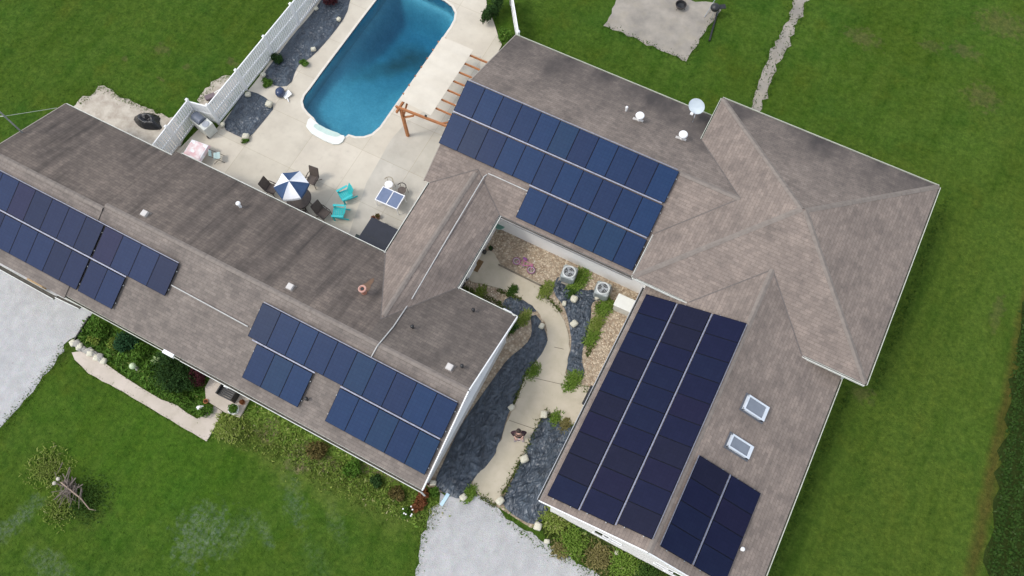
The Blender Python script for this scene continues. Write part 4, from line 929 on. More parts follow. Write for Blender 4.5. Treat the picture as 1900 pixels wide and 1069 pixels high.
fabric('worn grey-black fabric bed between the long picket fence and the pool', [(665, -40), (650, 0), (644, 28), (620, 62), (592, 94), (573, 112), (560, 116), (549, 131), (540, 160), (513, 163), (500, 150), (483, 146), (510, 112), (545, 65), (575, 32), (592, 8), (625, -40)], .055, 5, .13)
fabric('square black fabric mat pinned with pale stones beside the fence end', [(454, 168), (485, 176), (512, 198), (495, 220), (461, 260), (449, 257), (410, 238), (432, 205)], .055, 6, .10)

# stones holding the fabric down
def stone(p, s, m, label, group, seed, name='stone', flat=.7):
    r = random.Random(seed); mb = MB(); b = bmesh.new(); bmesh.ops.create_cube(b, size=1); bmesh.ops.subdivide_edges(b, edges=b.edges, cuts=2, use_grid_fill=True)
    for v in b.verts:
        d = v.co.normalized(); v.co = v.co.lerp(d*.6, .45)*(1+r.uniform(-.12, .12)); v.co.z *= flat
    me = bpy.data.meshes.new(name); b.to_mesh(me); b.free(); me.materials.append(m); smooth_me(me)
    o = bpy.data.objects.new(name, me); COL.objects.link(o); o.location = (p.x, p.y, p.z+s*flat*.38); o.scale = (s, s*r.uniform(.75, 1.1), s); o.rotation_euler = (0, 0, r.uniform(0, 3))
    return tag(o, label, 'stone', group)
ST = [(629, 37, .22, .12, 'cream stone on the worn fabric near the pool deck strip, upper one'), (582, 93, .24, .12, 'cream stone on the worn fabric near the pool deck strip, lower one'), (489, 140, .22, .12, 'cream stone at the fence foot where the worn fabric bed ends'),
      (587, 17, .18, .1, 'small pale stone at the fence foot near the top of the picture'), (461, 177, .26, .1, 'pale stone at the top corner of the square fabric mat'), (500, 195, .30, .1, 'pale stone at the pool-side corner of the square fabric mat'),
      (457, 255, .30, .1, 'pale stone at the bottom corner of the square fabric mat'), (414, 233, .24, .1, 'greenish pale stone by the fence end on the square mat'), (1065, 556, .30, .12, 'cream block on dark fabric between the two condensers'),
      (1065, 602, .30, .12, 'cream block halfway down the narrow fabric bed'), (1107, 553, .20, .12, 'small pale stone beside the right-hand condenser'), (1047, 564, .22, .08, 'pale stone on the path edge of the bunched fabric'),
      (1005, 606, .24, .1, 'pale stone on the narrow top of the long fabric bed'), (949, 757, .26, .1, 'pale stone on the bed edge up the path from the person'), (1009, 770, .30, .12, 'cream block at the top corner of the wide fabric bed'),
      (973, 852, .34, .1, 'large cream block on the bed edge below the person'), (928, 930, .32, .06, 'cream block where the tan path meets the white gravel'), (998, 977, .30, .06, 'cream block at the lower tip of the wide fabric bed'),
      (1015, 1005, .22, .03, 'pale stone in the grass beside the white gravel drive'), (1144, 1026, .18, .02, 'small pale stone in the bed under the garage windows'), (804, 897, .24, .05, 'pale stone at the foot of the white gable corner'), (860, 923, .26, .06, 'pale stone at the lower end of the long fabric bed')]
for i, (a, b_, s, z, lb) in enumerate(ST): stone(at(a, b_, z), s*1.12, M_ROCK, lb, 'pale stones weighing down the fabric', i)
rw = 'grey stones of the low bed wall by the front path'
ORD = 'first second third fourth fifth sixth seventh eighth ninth tenth eleventh twelfth thirteenth fourteenth fifteenth sixteenth'.split()
for i in range(16):
    t = i/15; a = 136+58*t+random.uniform(-1.5, 1.5); b_ = 636+33*t+random.uniform(-2.5, 2.5)
    stone(at(a, b_, .0), random.uniform(.22, .36), M_ROCK2 if i % 3 else M_ROCK, ORD[i]+' stone from the gravel drive end of the low bed wall', rw, 100+i, flat=.6)

# ================================================================ COURTYARD OBJECTS
def condenser(p, label):
    t = thing('condenser', label, 'air conditioner', p, rz=.12, group='outdoor air-conditioning condensers')
    b = MB(); b.box((0, 0, .38), (.72, .72, .70)); lpart('cabinet', b, mat('condenser_grey', (.36, .39, .38), (.29, .32, .31), scale=5, rough=.55), t, bevel=.09)
    g = MB()
    for k in range(12):
        for s in (-1, 1): g.box((-.27+k*.049, s*.364, .38), (.012, .012, .58)); g.box((s*.364, -.27+k*.049, .38), (.012, .012, .58))
    lpart('coil_guard', g, M_STEEL, t)
    r_ = MB(); r_.torus((0, 0, .74), .30, .045); lpart('top_ring', r_, mat('condenser_top', (.60, .62, .60), (.52, .54, .52), scale=4, rough=.5), t, smooth=True)
    d = MB(); d.lathe((0, 0, .735), [(.28, 0), (.27, .004)], 24); lpart('fan_well', d, M_BLACK, t)
    f = MB()
    for k in range(3):
        a = k*2*PI/3; f.add([(.04*math.cos(a), .04*math.sin(a), .75), (.24*math.cos(a-.35), .24*math.sin(a-.35), .743), (.25*math.cos(a+.35), .25*math.sin(a+.35), .765), (.05*math.cos(a+.8), .05*math.sin(a+.8), .757)], [(0, 1, 2, 3)])
    f.lathe((0, 0, .745), [(.06, 0), (.06, .03), (.03, .04)], 12); fo = lpart('fan', f, M_STEEL, t)
    gr = MB()
    for r0_ in (.08, .16, .23): gr.torus((0, 0, .785), r0_, .005, n=24, m=4)
    for k in range(8): a = k*PI/4; gr.tube([(.03*math.cos(a), .03*math.sin(a), .787), (.29*math.cos(a), .29*math.sin(a), .775)], .005, 4)
    lpart('fan_grille', gr, mat('grille_white', (.62, .64, .64), scale=4, rough=.5), t)
    pad = MB(); pad.box((0, 0, .02), (.88, .88, .06)); lpart('base_pad', pad, M_PAD, t)
    return t
c1 = condenser(at(1055, 515, .01), 'grey condenser unit nearer the pink bicycle, beside the white wall')
copy_tree(c1, at(1116.5, 545, .01), .12, 'grey condenser unit nearer the white storage box, beside the white wall')
# white storage box
c4 = [at(1149, 544, .75), at(1186, 560, .75), at(1176, 582, .75), at(1138, 567, .75)]; cen = sum(c4, Vector())/4; u_ = (c4[1]-c4[0]); ang = math.atan2(u_.y, u_.x)
t_ = thing('storage_box', 'white storage box with a flat lid tucked under the garage gutter', 'storage box', (cen.x, cen.y, 0), rz=0.02)
lpart('box_body', MB().box((0, 0, .34), (1.02, .62, .68)), mat('cream_plastic', (.58, .57, .50), (.50, .49, .43), scale=3, rough=.6), t_, bevel=.02); lpart('lid', MB().box((0, 0, .72), (1.08, .68, .08)), mat('white_plastic', (.72, .72, .66), (.66, .66, .60), scale=3, rough=.5), t_, bevel=.03)
# bicycle lying on the pebbles
bp_ = at(972, 492, .1); t_ = thing('bicycle', 'small pink child bicycle lying on the pebbles near the white wall', 'bicycle', bp_)
wa, wb = at(958.5, 484.5, .12), at(985.5, 501, .12); pk = mat('pink_paint', (.52, .14, .30), (.42, .10, .24), scale=6, rough=.4); tyr = mat('mauve_rubber', (.30, .13, .22), (.24, .10, .17), scale=6, rough=.8)
tilt = (.12, .10, 1)
for wc in (wa, wb):
    w_ = link('wheel', MB().torus(wc, .19, .028, axis=tilt), tyr, t_, smooth=True); link('rim', MB().torus(wc, .155, .012, axis=tilt, m=6), mat('white_rim', (.7, .66, .68), scale=4, rough=.4), w_, smooth=True)
    s_ = MB()
    for k in range(10): a = k*2*PI/10; s_.tube([wc, wc+Vector((.15*math.cos(a), .15*math.sin(a), -.015*math.cos(a)))], .004, 4)
    link('spokes', s_, M_STEEL, w_)
v_ = Vector((-(wb-wa).y, (wb-wa).x, 0)).normalized(); mid = wa.lerp(wb, .48); bb = mid-v_*.03; st_ = wa.lerp(wb, .33)+v_*.28; hd = wb+v_*.30-(wb-wa)*.12
fr = MB(); fr.tube([bb, st_], .018, 8); fr.tube([bb, hd-v_*.06], .022, 8); fr.tube([st_-v_*.05, hd-v_*.02], .018, 8); fr.tube([bb, wa], .014, 8); fr.tube([st_-v_*.06, wa], .012, 8); fr.tube([hd+v_*.04, wb], .017, 8); link('frame', fr, pk, t_)
hb = MB(); hb.tube([hd+v_*.06+Vector((-.02, .0, -.08)), hd+v_*.12, hd+v_*.10+Vector((.05, .03, .24))], .014, 8); link('handlebar', hb, M_WHITE, t_)
sd_ = MB(); sd_.box(st_+v_*.06, (.22, .13, .06), rz=math.atan2((wb-wa).y, (wb-wa).x)); link('saddle', sd_, mat('purple_vinyl', (.22, .07, .24), scale=5, rough=.5), t_, bevel=.02)
cr = MB(); cr.torus(bb, .06, .01, n=16, m=5); cr.tube([bb, bb+Vector((.1, -.08, .03))], .01, 6); link('crank', cr, M_STEEL, t_)
# timber edging
a, b_ = at(925, 491, .06), at(1003, 530, .06); tag(link('timber_edging', MB().beam(a, b_, .07, .1), mat('grey_timber', (.13, .11, .08), (.19, .16, .12), scale=6, rough=.9), None, origin=a), 'weathered timber edging between the tan path and pebbles', 'timber')
# door mat
p = at(884.5, 492, .06); mm = MB(); mm.box((p.x, p.y, .06), (.44, .66, .03)); tag(link('door_mat', mm, mat('coir', (.21, .13, .06), (.16, .10, .045), scale=20, rough=.95, bump=.01, bscale=60), None, origin=(p.x, p.y, .05), bevel=.01), 'brown coir door mat on the tan path under the eave', 'door mat')
# glass table under the eave
p = at(928, 424, 0); t_ = thing('side_table', 'round green glass side table in the pebble corner under the eave', 'table', p)
lpart('table_top', MB().lathe((0, 0, .5), [(.29, 0), (.30, .01), (.30, .02)], 28), mat('green_glass', (.10, .22, .17), (.13, .27, .21), scale=4, rough=.12), t_); lpart('rim', MB().torus((0, 0, .512), .30, .018), mat('pale_green_metal', (.34, .48, .40), scale=4, rough=.4), t_, smooth=True)
for k in range(3): a = k*2*PI/3+.4; lpart('leg', MB().tube([(.27*math.cos(a), .27*math.sin(a), .5), (.10*math.cos(a), .10*math.sin(a), .25), (.26*math.cos(a), .26*math.sin(a), 0)], .014, 6), MATS['pale_green_metal'], t_)
# small pots near the door
def pot(p, r, h, label, m, plant=None, grp='flower pots', soilm=None):
    t = thing('flower_pot', label, 'flower pot', p, group=grp)
    lpart('pot', MB().lathe((0, 0, 0), [(r*.68, 0), (r*.95, h*.85), (r*1.06, h*.86), (r*1.06, h), (r*.92, h), (r*.88, h*.88)], 20), m, t)
    lpart('soil', MB().lathe((0, 0, h*.86), [(r*.88, 0), (r*.5, .01)], 16), M_DARKIN, t)
    if plant: foliage('plant', [((p.x, p.y, p.z+h+plant[0]*.4), (plant[0], plant[0], plant[0]*.7), 1)], plant[1], plant[2], plant[3], t)
    return t
PD = mat('black_pot', (.02, .02, .02), (.035, .035, .03), scale=5, rough=.6); PT = mat('terracotta', (.36, .17, .10), (.28, .13, .08), scale=6, rough=.85)
pot(at(866, 519, .02), .10, .2, 'small black pot at the inner corner of the eave, topmost of three', PD, (.09, 40, .04, M_LDK)); pot(at(860, 529, .02), .11, .22, 'small black pot at the inner corner of the eave, middle of three', PD)
pot(at(856, 535, .02), .10, .2, 'small black pot at the inner corner of the eave, lowest of three', PD); pot(at(911, 463, .02), .12, .18, 'dark pot on the pebbles beside the tan path top', PD, (.11, 50, .05, M_LDK)); pot(at(899, 470, .02), .11, .2, 'dark pot against the wall just above the door mat', PD)
# black bench box at the garage wall
p = at(1098, 742, 0); t_ = thing('planter_bench', 'black lidded bench on white legs half under the garage gutter', 'bench', p)
lpart('bench_seat', MB().box((-.05, 0, .45), (.55, 1.0, .08)), M_BLACK, t_, bevel=.02); lpart('bench_base', MB().box((-.02, 0, .2), (.45, .9, .4)), M_WHITE, t_)
# board leaning at the drive
a, b_ = at(818, 938, .03), at(832, 916, .05); tag(link('plastic_board', MB().beam(a, b_, .16, .03), mat('pale_blue_plastic', (.50, .68, .76), (.44, .62, .7), scale=3, rough=.4), None, origin=a), 'pale blue plastic board lying at the corner of the white gravel', 'board')
# pebbles that stand proud in the beds (uncountable)
mb = MB(); court = px([(850, 540), (924, 410), (1190, 528), (1150, 640), (1085, 760), (1050, 720), (1080, 640), (1100, 560), (1040, 520), (990, 520), (925, 466), (890, 466), (868, 520), (936, 540), (955, 585)])
xs = [p[0] for p in court]; ys = [p[1] for p in court]
cnt = 0
while cnt < 2600:
    x, y = random.uniform(min(xs), max(xs)), random.uniform(min(ys), max(ys))
    if not inside((x, y), court): continue
    cnt += 1; s = random.uniform(.03, .075); a = random.uniform(0, 3); cs, sn = math.cos(a)*s, math.sin(a)*s*.7
    mb.add([(x+cs, y+sn, .01), (x-sn, y+cs, .01), (x-cs, y-sn, .01), (x+sn, y-cs, .01), (x, y, .01+s*.6)], [(0, 1, 4), (1, 2, 4), (2, 3, 4), (3, 0, 4)])
def peb_ex(n, l, tc, out):
    g = n.new('ShaderNodeNewGeometry'); r = n.new('ShaderNodeValToRGB'); r.color_ramp.elements[0].color = (.32, .23, .15, 1); r.color_ramp.elements[1].color = (.60, .51, .38, 1); l.new(g.outputs['Random Per Island'], r.inputs[0]); return r.outputs[0]
o = link('pebbles', mb, mat('loose_pebbles', (.4, .3, .2), extra=peb_ex), recalc=False); tag(o, 'loose tan and brown pebbles covering the courtyard beds', 'pebbles', kind='stuff')

# ================================================================ PERSON
def person(p, face_dir):
    ang = math.atan2(face_dir[1], face_dir[0])-PI/2      # local +y is the way the person faces
    t = thing('person', 'person in dark top and shorts standing on the tan path holding a controller', 'person', p, rz=ang)
    skin = mat('skin', (.55, .33, .25), (.48, .28, .21), scale=5, rough=.6)
    def chain(name, verts, edges, m, lvl=2):
        me = bpy.data.meshes.new(name); me.from_pydata([v[:3] for v in verts], edges, []); o = bpy.data.objects.new(name, me); COL.objects.link(o); o.parent = t
        sk = o.modifiers.new('skin', 'SKIN'); sk.use_smooth_shade = True
        for i, v in enumerate(verts):
            r_ = v[3]; me.skin_vertices[0].data[i].radius = (r_, r_ if len(v) < 5 else v[4])
        me.skin_vertices[0].data[0].use_root = True
        sb = o.modifiers.new('sub', 'SUBSURF'); sb.levels = sb.render_levels = lvl; me.materials.append(m); return o
    V = []; Ed = []
    def add(x, y, z, r, par=None, r2=None):
        V.append((x, y, z, r) if r2 is None else (x, y, z, r, r2)); i = len(V)-1
        if par is not None: Ed.append((par, i))
        return i
    pel = add(0, 0, .93, .14, None, .10); wst = add(0, 0, 1.08, .13, pel, .09); ch = add(0, .01, 1.28, .15, wst, .10); sh = add(0, 0, 1.42, .11, ch, .08); nk = add(0, .01, 1.50, .052, sh); hb_ = add(0, .03, 1.57, .068, nk); hm = add(0, .035, 1.65, .092, hb_, .10); ht = add(0, .02, 1.73, .075, hm, .08)
    for s in (-1, 1):
        hp = add(s*.09, 0, .88, .095, pel); kn = add(s*.12, .03, .49, .058, hp); cf = add(s*.14, -.01, .34, .055, kn); an = add(s*.16, -.02, .09, .038, cf); to = add(s*.18, .11, .04, .036, an, .03); add(s*.19, .18, .03, .03, to, .02)
        sl = add(s*.18, 0, 1.41, .062, sh); el = add(s*.33, -.04, 1.18, .045, sl); wr = add(s*.13, .22, 1.20, .028, el); pm = add(s*.08, .28, 1.21, .034, wr, .018)
        for k, (dx_, L) in enumerate(((.028, .065), (.010, .075), (-.008, .072), (-.026, .056))):
            b1 = add(s*(.08-.01)+dx_*.3, .315, 1.215+dx_, .0095, pm); b2 = add(s*(.08-.035), .33+L*.35, 1.212+dx_, .009, b1); add(s*(.08-.06), .325+L*.2, 1.21+dx_, .008, b2)
        t1 = add(s*.055, .27, 1.235, .012, pm); add(s*.03, .29, 1.25, .010, t1)
    body = chain('body', V, Ed, skin)
    # clothing follows the body
    V = []; Ed = []
    pel = add(0, 0, .96, .155, None, .115); wst = add(0, 0, 1.08, .145, pel, .105); ch = add(0, .01, 1.28, .165, wst, .115); sh = add(0, 0, 1.42, .12, ch, .092); add(0, .0, 1.475, .07, sh)
    for s in (-1, 1): sl = add(s*.18, 0, 1.41, .078, sh); e_ = add(s*.33, -.04, 1.18, .062, sl); add(s*.19, .15, 1.195, .045, e_)
    chain('shirt', V, Ed, mat('dark_maroon_cloth', (.030, .012, .018), (.045, .018, .026), scale=6, rough=.9))
    V = []; Ed = []; pel = add(0, 0, .95, .158, None, .12); 
    for s in (-1, 1): hp = add(s*.095, 0, .84, .112, pel); add(s*.115, .02, .58, .09, hp)
    chain('shorts', V, Ed, mat('black_cloth', (.012, .012, .015), (.02, .02, .024), scale=6, rough=.9))
    hr = MB(); hr.lathe((0, -.005, 1.655), [(.102, -.06), (.112, 0), (.105, .06), (.075, .105), (.03, .125), (.002, .128)], 20, sy=1.02); lpart('hair', hr, mat('dark_hair', (.02, .012, .008), (.035, .02, .014), scale=14, rough=.7), t, smooth=True)
    fc = MB(); fc.lathe((0, .115, 1.645), [(.06, -.05), (.078, -.02), (.075, .02), (.055, .045), (.01, .05)], 16, sx=1, sy=.35); fc.lathe((0, .15, 1.63), [(.016, -.02), (.012, .02)], 8); lpart('face', fc, skin, t, smooth=True)
    ey = MB(); 
    for s in (-1, 1): ey.lathe((s*.032, .142, 1.655), [(.011, -.006), (.012, 0), (.008, .007)], 8)
    lpart('eyes', ey, M_BLACK, t); mo = MB(); mo.box((0, .143, 1.60), (.045, .01, .01)); lpart('mouth', mo, mat('lips', (.40, .15, .13), scale=5), t)
    for s in (-1, 1):
        sh_ = MB(); sh_.box((s*.175, .06, .035), (.10, .27, .07), rz=-s*.12); lpart('shoe', sh_, mat('grey_shoe', (.30, .26, .26), scale=6, rough=.8), t, bevel=.025)
    return t
pp = at(963, 813, .05); person(pp, (.46, -.89))
cc = pp+Vector((.46*.30, -.89*.30, 1.19)); t_ = thing('remote_controller', 'pale remote controller held in both hands of the standing person', 'controller', cc, rz=math.atan2(-.89, .46)-PI/2)
lpart('controller_body', MB().box((0, 0, 0), (.17, .10, .04)), mat('pink_grey_plastic', (.55, .42, .44), scale=5, rough=.5), t_, bevel=.012); lpart('screen', MB().box((0, .03, .035), (.14, .015, .08), rx=-.5), M_GLASS, t_)
for s in (-1, 1): lpart('antenna', MB().box((s*.05, .05, .04), (.02, .01, .09), rx=-.6), M_WHITE, t_)

# ================================================================ PATIO
# umbrella
hexp = [(390, 190), (640, 180), (840, 350), (710, 575), (405, 625), (245, 425)]
UZ = 2.15; hv = [at(480+x/8.91, 300+y/8.91, UZ) for x, y in hexp]; cu = sum(hv, Vector())/6; ground = Vector((cu.x, cu.y, .05))
t_ = thing('patio_umbrella', 'navy and white striped patio umbrella over the dining table', 'umbrella', ground)
apex = cu+Vector((0, 0, .42)); rad = sum((h-cu).length for h in hv)/6*1.03; a0 = math.atan2(hv[0].y-cu.y, hv[0].x-cu.x); sg = -1 if (hv[1]-cu).cross(hv[0]-cu).z > 0 else 1
sg = 1 if (hv[0]-cu).cross(hv[1]-cu).z > 0 else -1
for k in range(6):
    A = cu+Vector((rad*math.cos(a0+sg*k*PI/3), rad*math.sin(a0+sg*k*PI/3), 0)); B = cu+Vector((rad*math.cos(a0+sg*(k+1)*PI/3), rad*math.sin(a0+sg*(k+1)*PI/3), 0))
    mb = MB(); N = 8
    for dz in (0, -.006):
        o = len(mb.v)
        for i in range(N+1):
            for j in range(N+1):
                s, u = i/N, j/N; q = A.lerp(B, u); p = apex.lerp(q, s); p.z += -.05*math.sin(PI*u)*s - .04*math.sin(PI*s)*math.sin(PI*u)+.03*math.sin(s*PI)
                inn = -.04*math.sin(PI*u)*s; p = p+(cu-q).normalized()*(-inn)*.0; mb.v.append((p.x, p.y, p.z+dz))
        for i in range(N):
            for j in range(N): a = o+i*(N+1)+j; mb.f.append((a, a+1, a+N+2, a+N+1))
    o = len(mb.v)   # valance
    for j in range(N+1): p = A.lerp(B, j/N); z = p.z-.05*math.sin(PI*j/N); mb.v += [(p.x, p.y, z), (p.x+(p.x-cu.x)*.02, p.y+(p.y-cu.y)*.02, z-.13)]
    for j in range(N): mb.f.append((o+2*j, o+2*j+2, o+2*j+3, o+2*j+1))
    link('canopy_panel', mb, M_NAVYC if k % 2 == 0 else M_WHITEC, t_, smooth=True, recalc=False)
    link('rib', MB().tube([apex-Vector((0, 0, .03)), A-Vector((0, 0, .02))], .009, 6), M_WHITE, t_)
link('pole', MB().tube([ground, apex+Vector((0, 0, .06))], .024, 10), M_WHITE, t_); link('finial', MB().lathe(apex+Vector((0, 0, .03)), [(.03, 0), (.035, .03), (.01, .06)], 12), M_WHITE, t_); link('base', MB().lathe(ground, [(.25, 0), (.25, .05), (.06, .09), (.04, .25)], 20), M_BRONZE, t_)
# table below
t_ = thing('patio_table', 'round brown mesh patio table beneath the striped umbrella', 'table', ground)
lpart('table_top', MB().lathe((0, 0, .70), [(.62, 0), (.64, .02), (.62, .035)], 32), M_BROWN, t_); lpart('rim', MB().torus((0, 0, .72), .63, .02, n=36), M_BRONZE, t_, smooth=True)
for k in range(4): a = k*PI/2+.5; lpart('leg', MB().tube([(.5*math.cos(a), .5*math.sin(a), .7), (.42*math.cos(a), .42*math.sin(a), .35), (.5*math.cos(a), .5*math.sin(a), 0)], .02, 8), M_BRONZE, t_)
def sling(p, rz, label):
    t = thing('patio_chair', label, 'chair', p, rz=rz, group='brown sling patio chairs')
    lpart('seat', MB().box((0, .02, .40), (.50, .50, .025), rx=.06), M_BROWN, t); lpart('backrest', MB().box((0, -.34, .70), (.50, .025, .62), rx=.38), M_BROWN, t)
    for s in (-1, 1):
        f = MB(); f.tube([(s*.27, .30, 0), (s*.28, .28, .58), (s*.28, -.15, .60), (s*.28, -.30, .58)], .018, 8); f.tube([(s*.26, .27, .40), (s*.26, -.24, .38), (s*.26, -.44, .98)], .018, 8); f.tube([(s*.28, .10, .59), (s*.27, -.36, 0)], .018, 8)
        lpart('side_frame', f, M_BRONZE, t); lpart('armrest', MB().box((s*.28, .03, .615), (.055, .50, .02)), M_BRONZE, t, bevel=.008)
    f = MB(); f.tube([(-.26, -.44, .98), (.26, -.44, .98)], .018, 8); f.tube([(-.26, .27, .40), (.26, .27, .40)], .016, 8); lpart('cross_frame', f, M_BRONZE, t)
    return t
def facing(p, q): return math.atan2(q[1]-p[1], q[0]-p[0])-PI/2
DT = .05
c0_ = at(508, 357, DT); ch0 = sling(c0_, facing(c0_, ground), 'brown sling chair on the left side of the striped umbrella')
for (a, b_), tgt, lb in (((583, 340), None, 'brown sling chair on the right side of the striped umbrella, nearest the turquoise chairs'), ((563, 406), None, 'brown sling chair tucked below the umbrella against the roof edge'), ((603, 402), (640, 430), 'lone tan sling chair facing away beside the lower turquoise chair')):
    q = at(a, b_, DT); tg = ground if tgt is None else at(*tgt, 0); copy_tree(ch0, q, facing(q, tg), lb)
def adir(p, rz, label):
    t = thing('lounge_chair', label, 'chair', p, rz=rz, group='turquoise plastic chairs')
    for k in range(5): lpart('slat', MB().box((-.20+k*.10, -.32, .58), (.085, .02, .66-.04*abs(k-2)), rx=.42), M_TEAL, t, bevel=.008)
    s_ = MB()
    for k in range(6): s_.box((0, .28-k*.095, .36-k*.022), (.52, .085, .02), rx=.22)
    lpart('seat', s_, M_TEAL, t)
    for s in (-1, 1):
        lpart('armrest', MB().box((s*.31, .02, .54), (.12, .62, .025)), M_TEAL, t, bevel=.01); lpart('leg', MB().box((s*.30, .26, .27), (.05, .09, .54)), M_TEAL, t); lpart('leg', MB().box((s*.28, -.14, .22), (.04, .74, .10), rx=.28), M_TEAL, t)
    return t
q = at(644, 367, DT); ad = adir(q, facing(q, at(600, 392)), 'turquoise plastic lounge chair, the upper one nearer the pool'); q = at(632, 400, DT); copy_tree(ad, q, facing(q, at(596, 396))+.1, 'turquoise plastic lounge chair, the lower one beside the tan sling chair')
# folding table with two blue-grey leaves
TZ = .74; c4 = [at(708, 345, TZ), at(750.5, 362.5, TZ), at(737, 389.5, TZ), at(698, 371, TZ)]; cen = sum(c4, Vector())/4; u_ = (c4[1]-c4[0]+c4[2]-c4[3]); ang = math.atan2(u_.y, u_.x); LX = ((c4[1]-c4[0]).length+(c4[2]-c4[3]).length)/2; LY = ((c4[3]-c4[0]).length+(c4[2]-c4[1]).length)/2
t_ = thing('folding_table', 'white-framed table with two blue-grey glass leaves near the hot tub', 'table', (cen.x, cen.y, DT), rz=ang)
BG = mat('blue_grey_glass', (.13, .17, .26), (.16, .20, .30), scale=3, rough=.15)
for s in (-1, 1): lpart('table_leaf', MB().box((s*LX/4, 0, TZ-.055), (LX/2-.07, LY-.08, .02)), BG, t_)
f = MB(); 
for y in (-1, 1): f.box((0, y*(LY/2-.02), TZ-.06), (LX, .05, .04))
for x in (-1, 0, 1): f.box((x*(LX/2-.02), 0, TZ-.061), (.045, LY-.09, .038))
lpart('table_frame', f, M_WHITEC, t_)
for x in (-1, 1):
    for y in (-1, 1): lpart('leg', MB().tube([(x*(LX/2-.05), y*(LY/2-.05), TZ-.08), (x*(LX/2-.02), y*(LY/2-.02), 0)], .018, 8), M_WHITEC, t_)
def roundchair(p, rz, m, label, sm):
    t = thing('bistro_chair', label, 'chair', p, rz=rz)
    lpart('seat', MB().lathe((0, 0, .44), [(.20, 0), (.22, .02), (.20, .035)], 20), sm, t)
    pts = [(.23*math.cos(a), -.05+.24*math.sin(a), .74) for a in [PI+.1+k*(PI-.2)/10 for k in range(11)]]; lpart('backrest', MB().tube(pts, .022, 8), m, t, smooth=True)
    for x in (-1, 1):
        for y in (-1, 1): lpart('leg', MB().tube([(x*.17, y*.17-.02, .44 if y > 0 else .73), (x*.2, y*.21-.02, 0)], .013, 6), m, t)
    return t
tg = (cen.x, cen.y)
q = at(724, 350, DT); roundchair(q, facing(q, at(710, 375)), mat('olive_wicker', (.30, .26, .18), scale=12, rough=.8), 'pale round-backed chair with olive rim at the blue-grey table', M_WHITEC)
q = at(748, 361, DT); roundchair(q, facing(q, at(733, 388)), mat('black_wicker', (.035, .03, .03), scale=12, rough=.8), 'black round-backed chair at the blue-grey table', M_BROWN)
pot(at(694, 408, DT), .13, .22, 'pinkish terracotta pot beside the hot tub cover', mat('pink_terracotta', (.42, .27, .22), scale=5), (.12, 60, .05, M_LRD)); pot(at(702, 404, DT), .12, .2, 'olive pot beside the corner of the hot tub cover', PT, (.12, 60, .05, M_LBR))
# hot tub
c4 = [at(706, 405, .9), at(748, 421, .9), at(716, 476, .9), at(676, 452, .9)]; cen = sum(c4, Vector())/4
LX, LY = 1.75, 1.98; x1_ = at(746, 421, .9).x; y1_ = at(735, 416, .9).y; cx_, cy_ = x1_-LX/2+.10, y1_-LY/2-.22
t_ = thing('hot_tub', 'square hot tub with a dark navy cover in the corner of the patio', 'hot tub', (cx_, cy_, DT))
lpart('tub_shell', MB().box((0, 0, .40), (LX-.06, LY-.06, .80)), mat('grey_cabinet', (.16, .15, .14), (.12, .11, .10), scale=3, rough=.7), t_, bevel=.12); lpart('cover', MB().box((0, 0, .85), (LX, LY, .11)), mat('navy_vinyl', (.012, .014, .022), (.018, .020, .030), scale=3, rough=.35), t_, bevel=.05)
lpart('cover_seam', MB().box((0, 0, .907), (LX-.1, .02, .008)), M_BLACK, t_)
lpart('handle', MB().box((0, LY/2+.008, .84), (.20, .02, .04)), M_BLACK, t_)
q = at(672, 448, .2); t_ = thing('tub_step', 'dark green step at the side of the hot tub', 'step', (cx_-LX/2-.22, cy_-.35, DT)); lpart('tread', MB().box((0, 0, .33), (.40, .70, .05)), mat('dark_green_plastic', (.03, .045, .035), scale=4, rough=.6), t_, bevel=.015); lpart('riser', MB().box((0, 0, .155), (.34, .62, .30)), MATS['dark_green_plastic'], t_)

# barbecue cart by the gate
q = at(384, 240, DT); t_ = thing('barbecue', 'white barbecue cart with grey lid and round side burner by the gate', 'barbecue', q, rz=-.22)
W_ = mat('offwhite_enamel', (.62, .63, .58), (.54, .55, .50), scale=4, rough=.5)
lpart('cart', MB().box((0, 0, .42), (1.15, .62, .80)), W_, t_, bevel=.02); lid = MB(); N = 10; vs = []; fs = []
for i in range(N+1):
    a = PI*i/N
    for x in (-.52, .12): vs.append((x, .27*math.cos(a), .84+.22*math.sin(a)))
fs = [(2*i, 2*i+1, 2*i+3, 2*i+2) for i in range(N)]+[tuple(range(0, 2*N+2, 2)), tuple(range(1, 2*N+2, 2))]; lid.add(vs, fs); l_ = lpart('lid', lid, mat('slate_metal', (.10, .115, .15), (.14, .16, .20), scale=3, rough=.35), t_)
lpart('handle', MB().tube([(-.42, -.31, .93), (.02, -.31, .93)], .015, 8), M_STEEL, l_); lpart('side_shelf', MB().box((.38, 0, .85), (.46, .60, .04)), W_, t_, bevel=.01); lpart('side_burner', MB().lathe((.38, 0, .87), [(.19, 0), (.20, .02), (.17, .035), (.1, .02)], 24), mat('burner_grey', (.35, .37, .40), scale=3, rough=.4), t_)
for s in (-1, 1): lpart('wheel', MB().torus((s*.5, -.33, .1), .075, .03, axis=(0, 1, 0)), M_BLACK, t_, smooth=True)
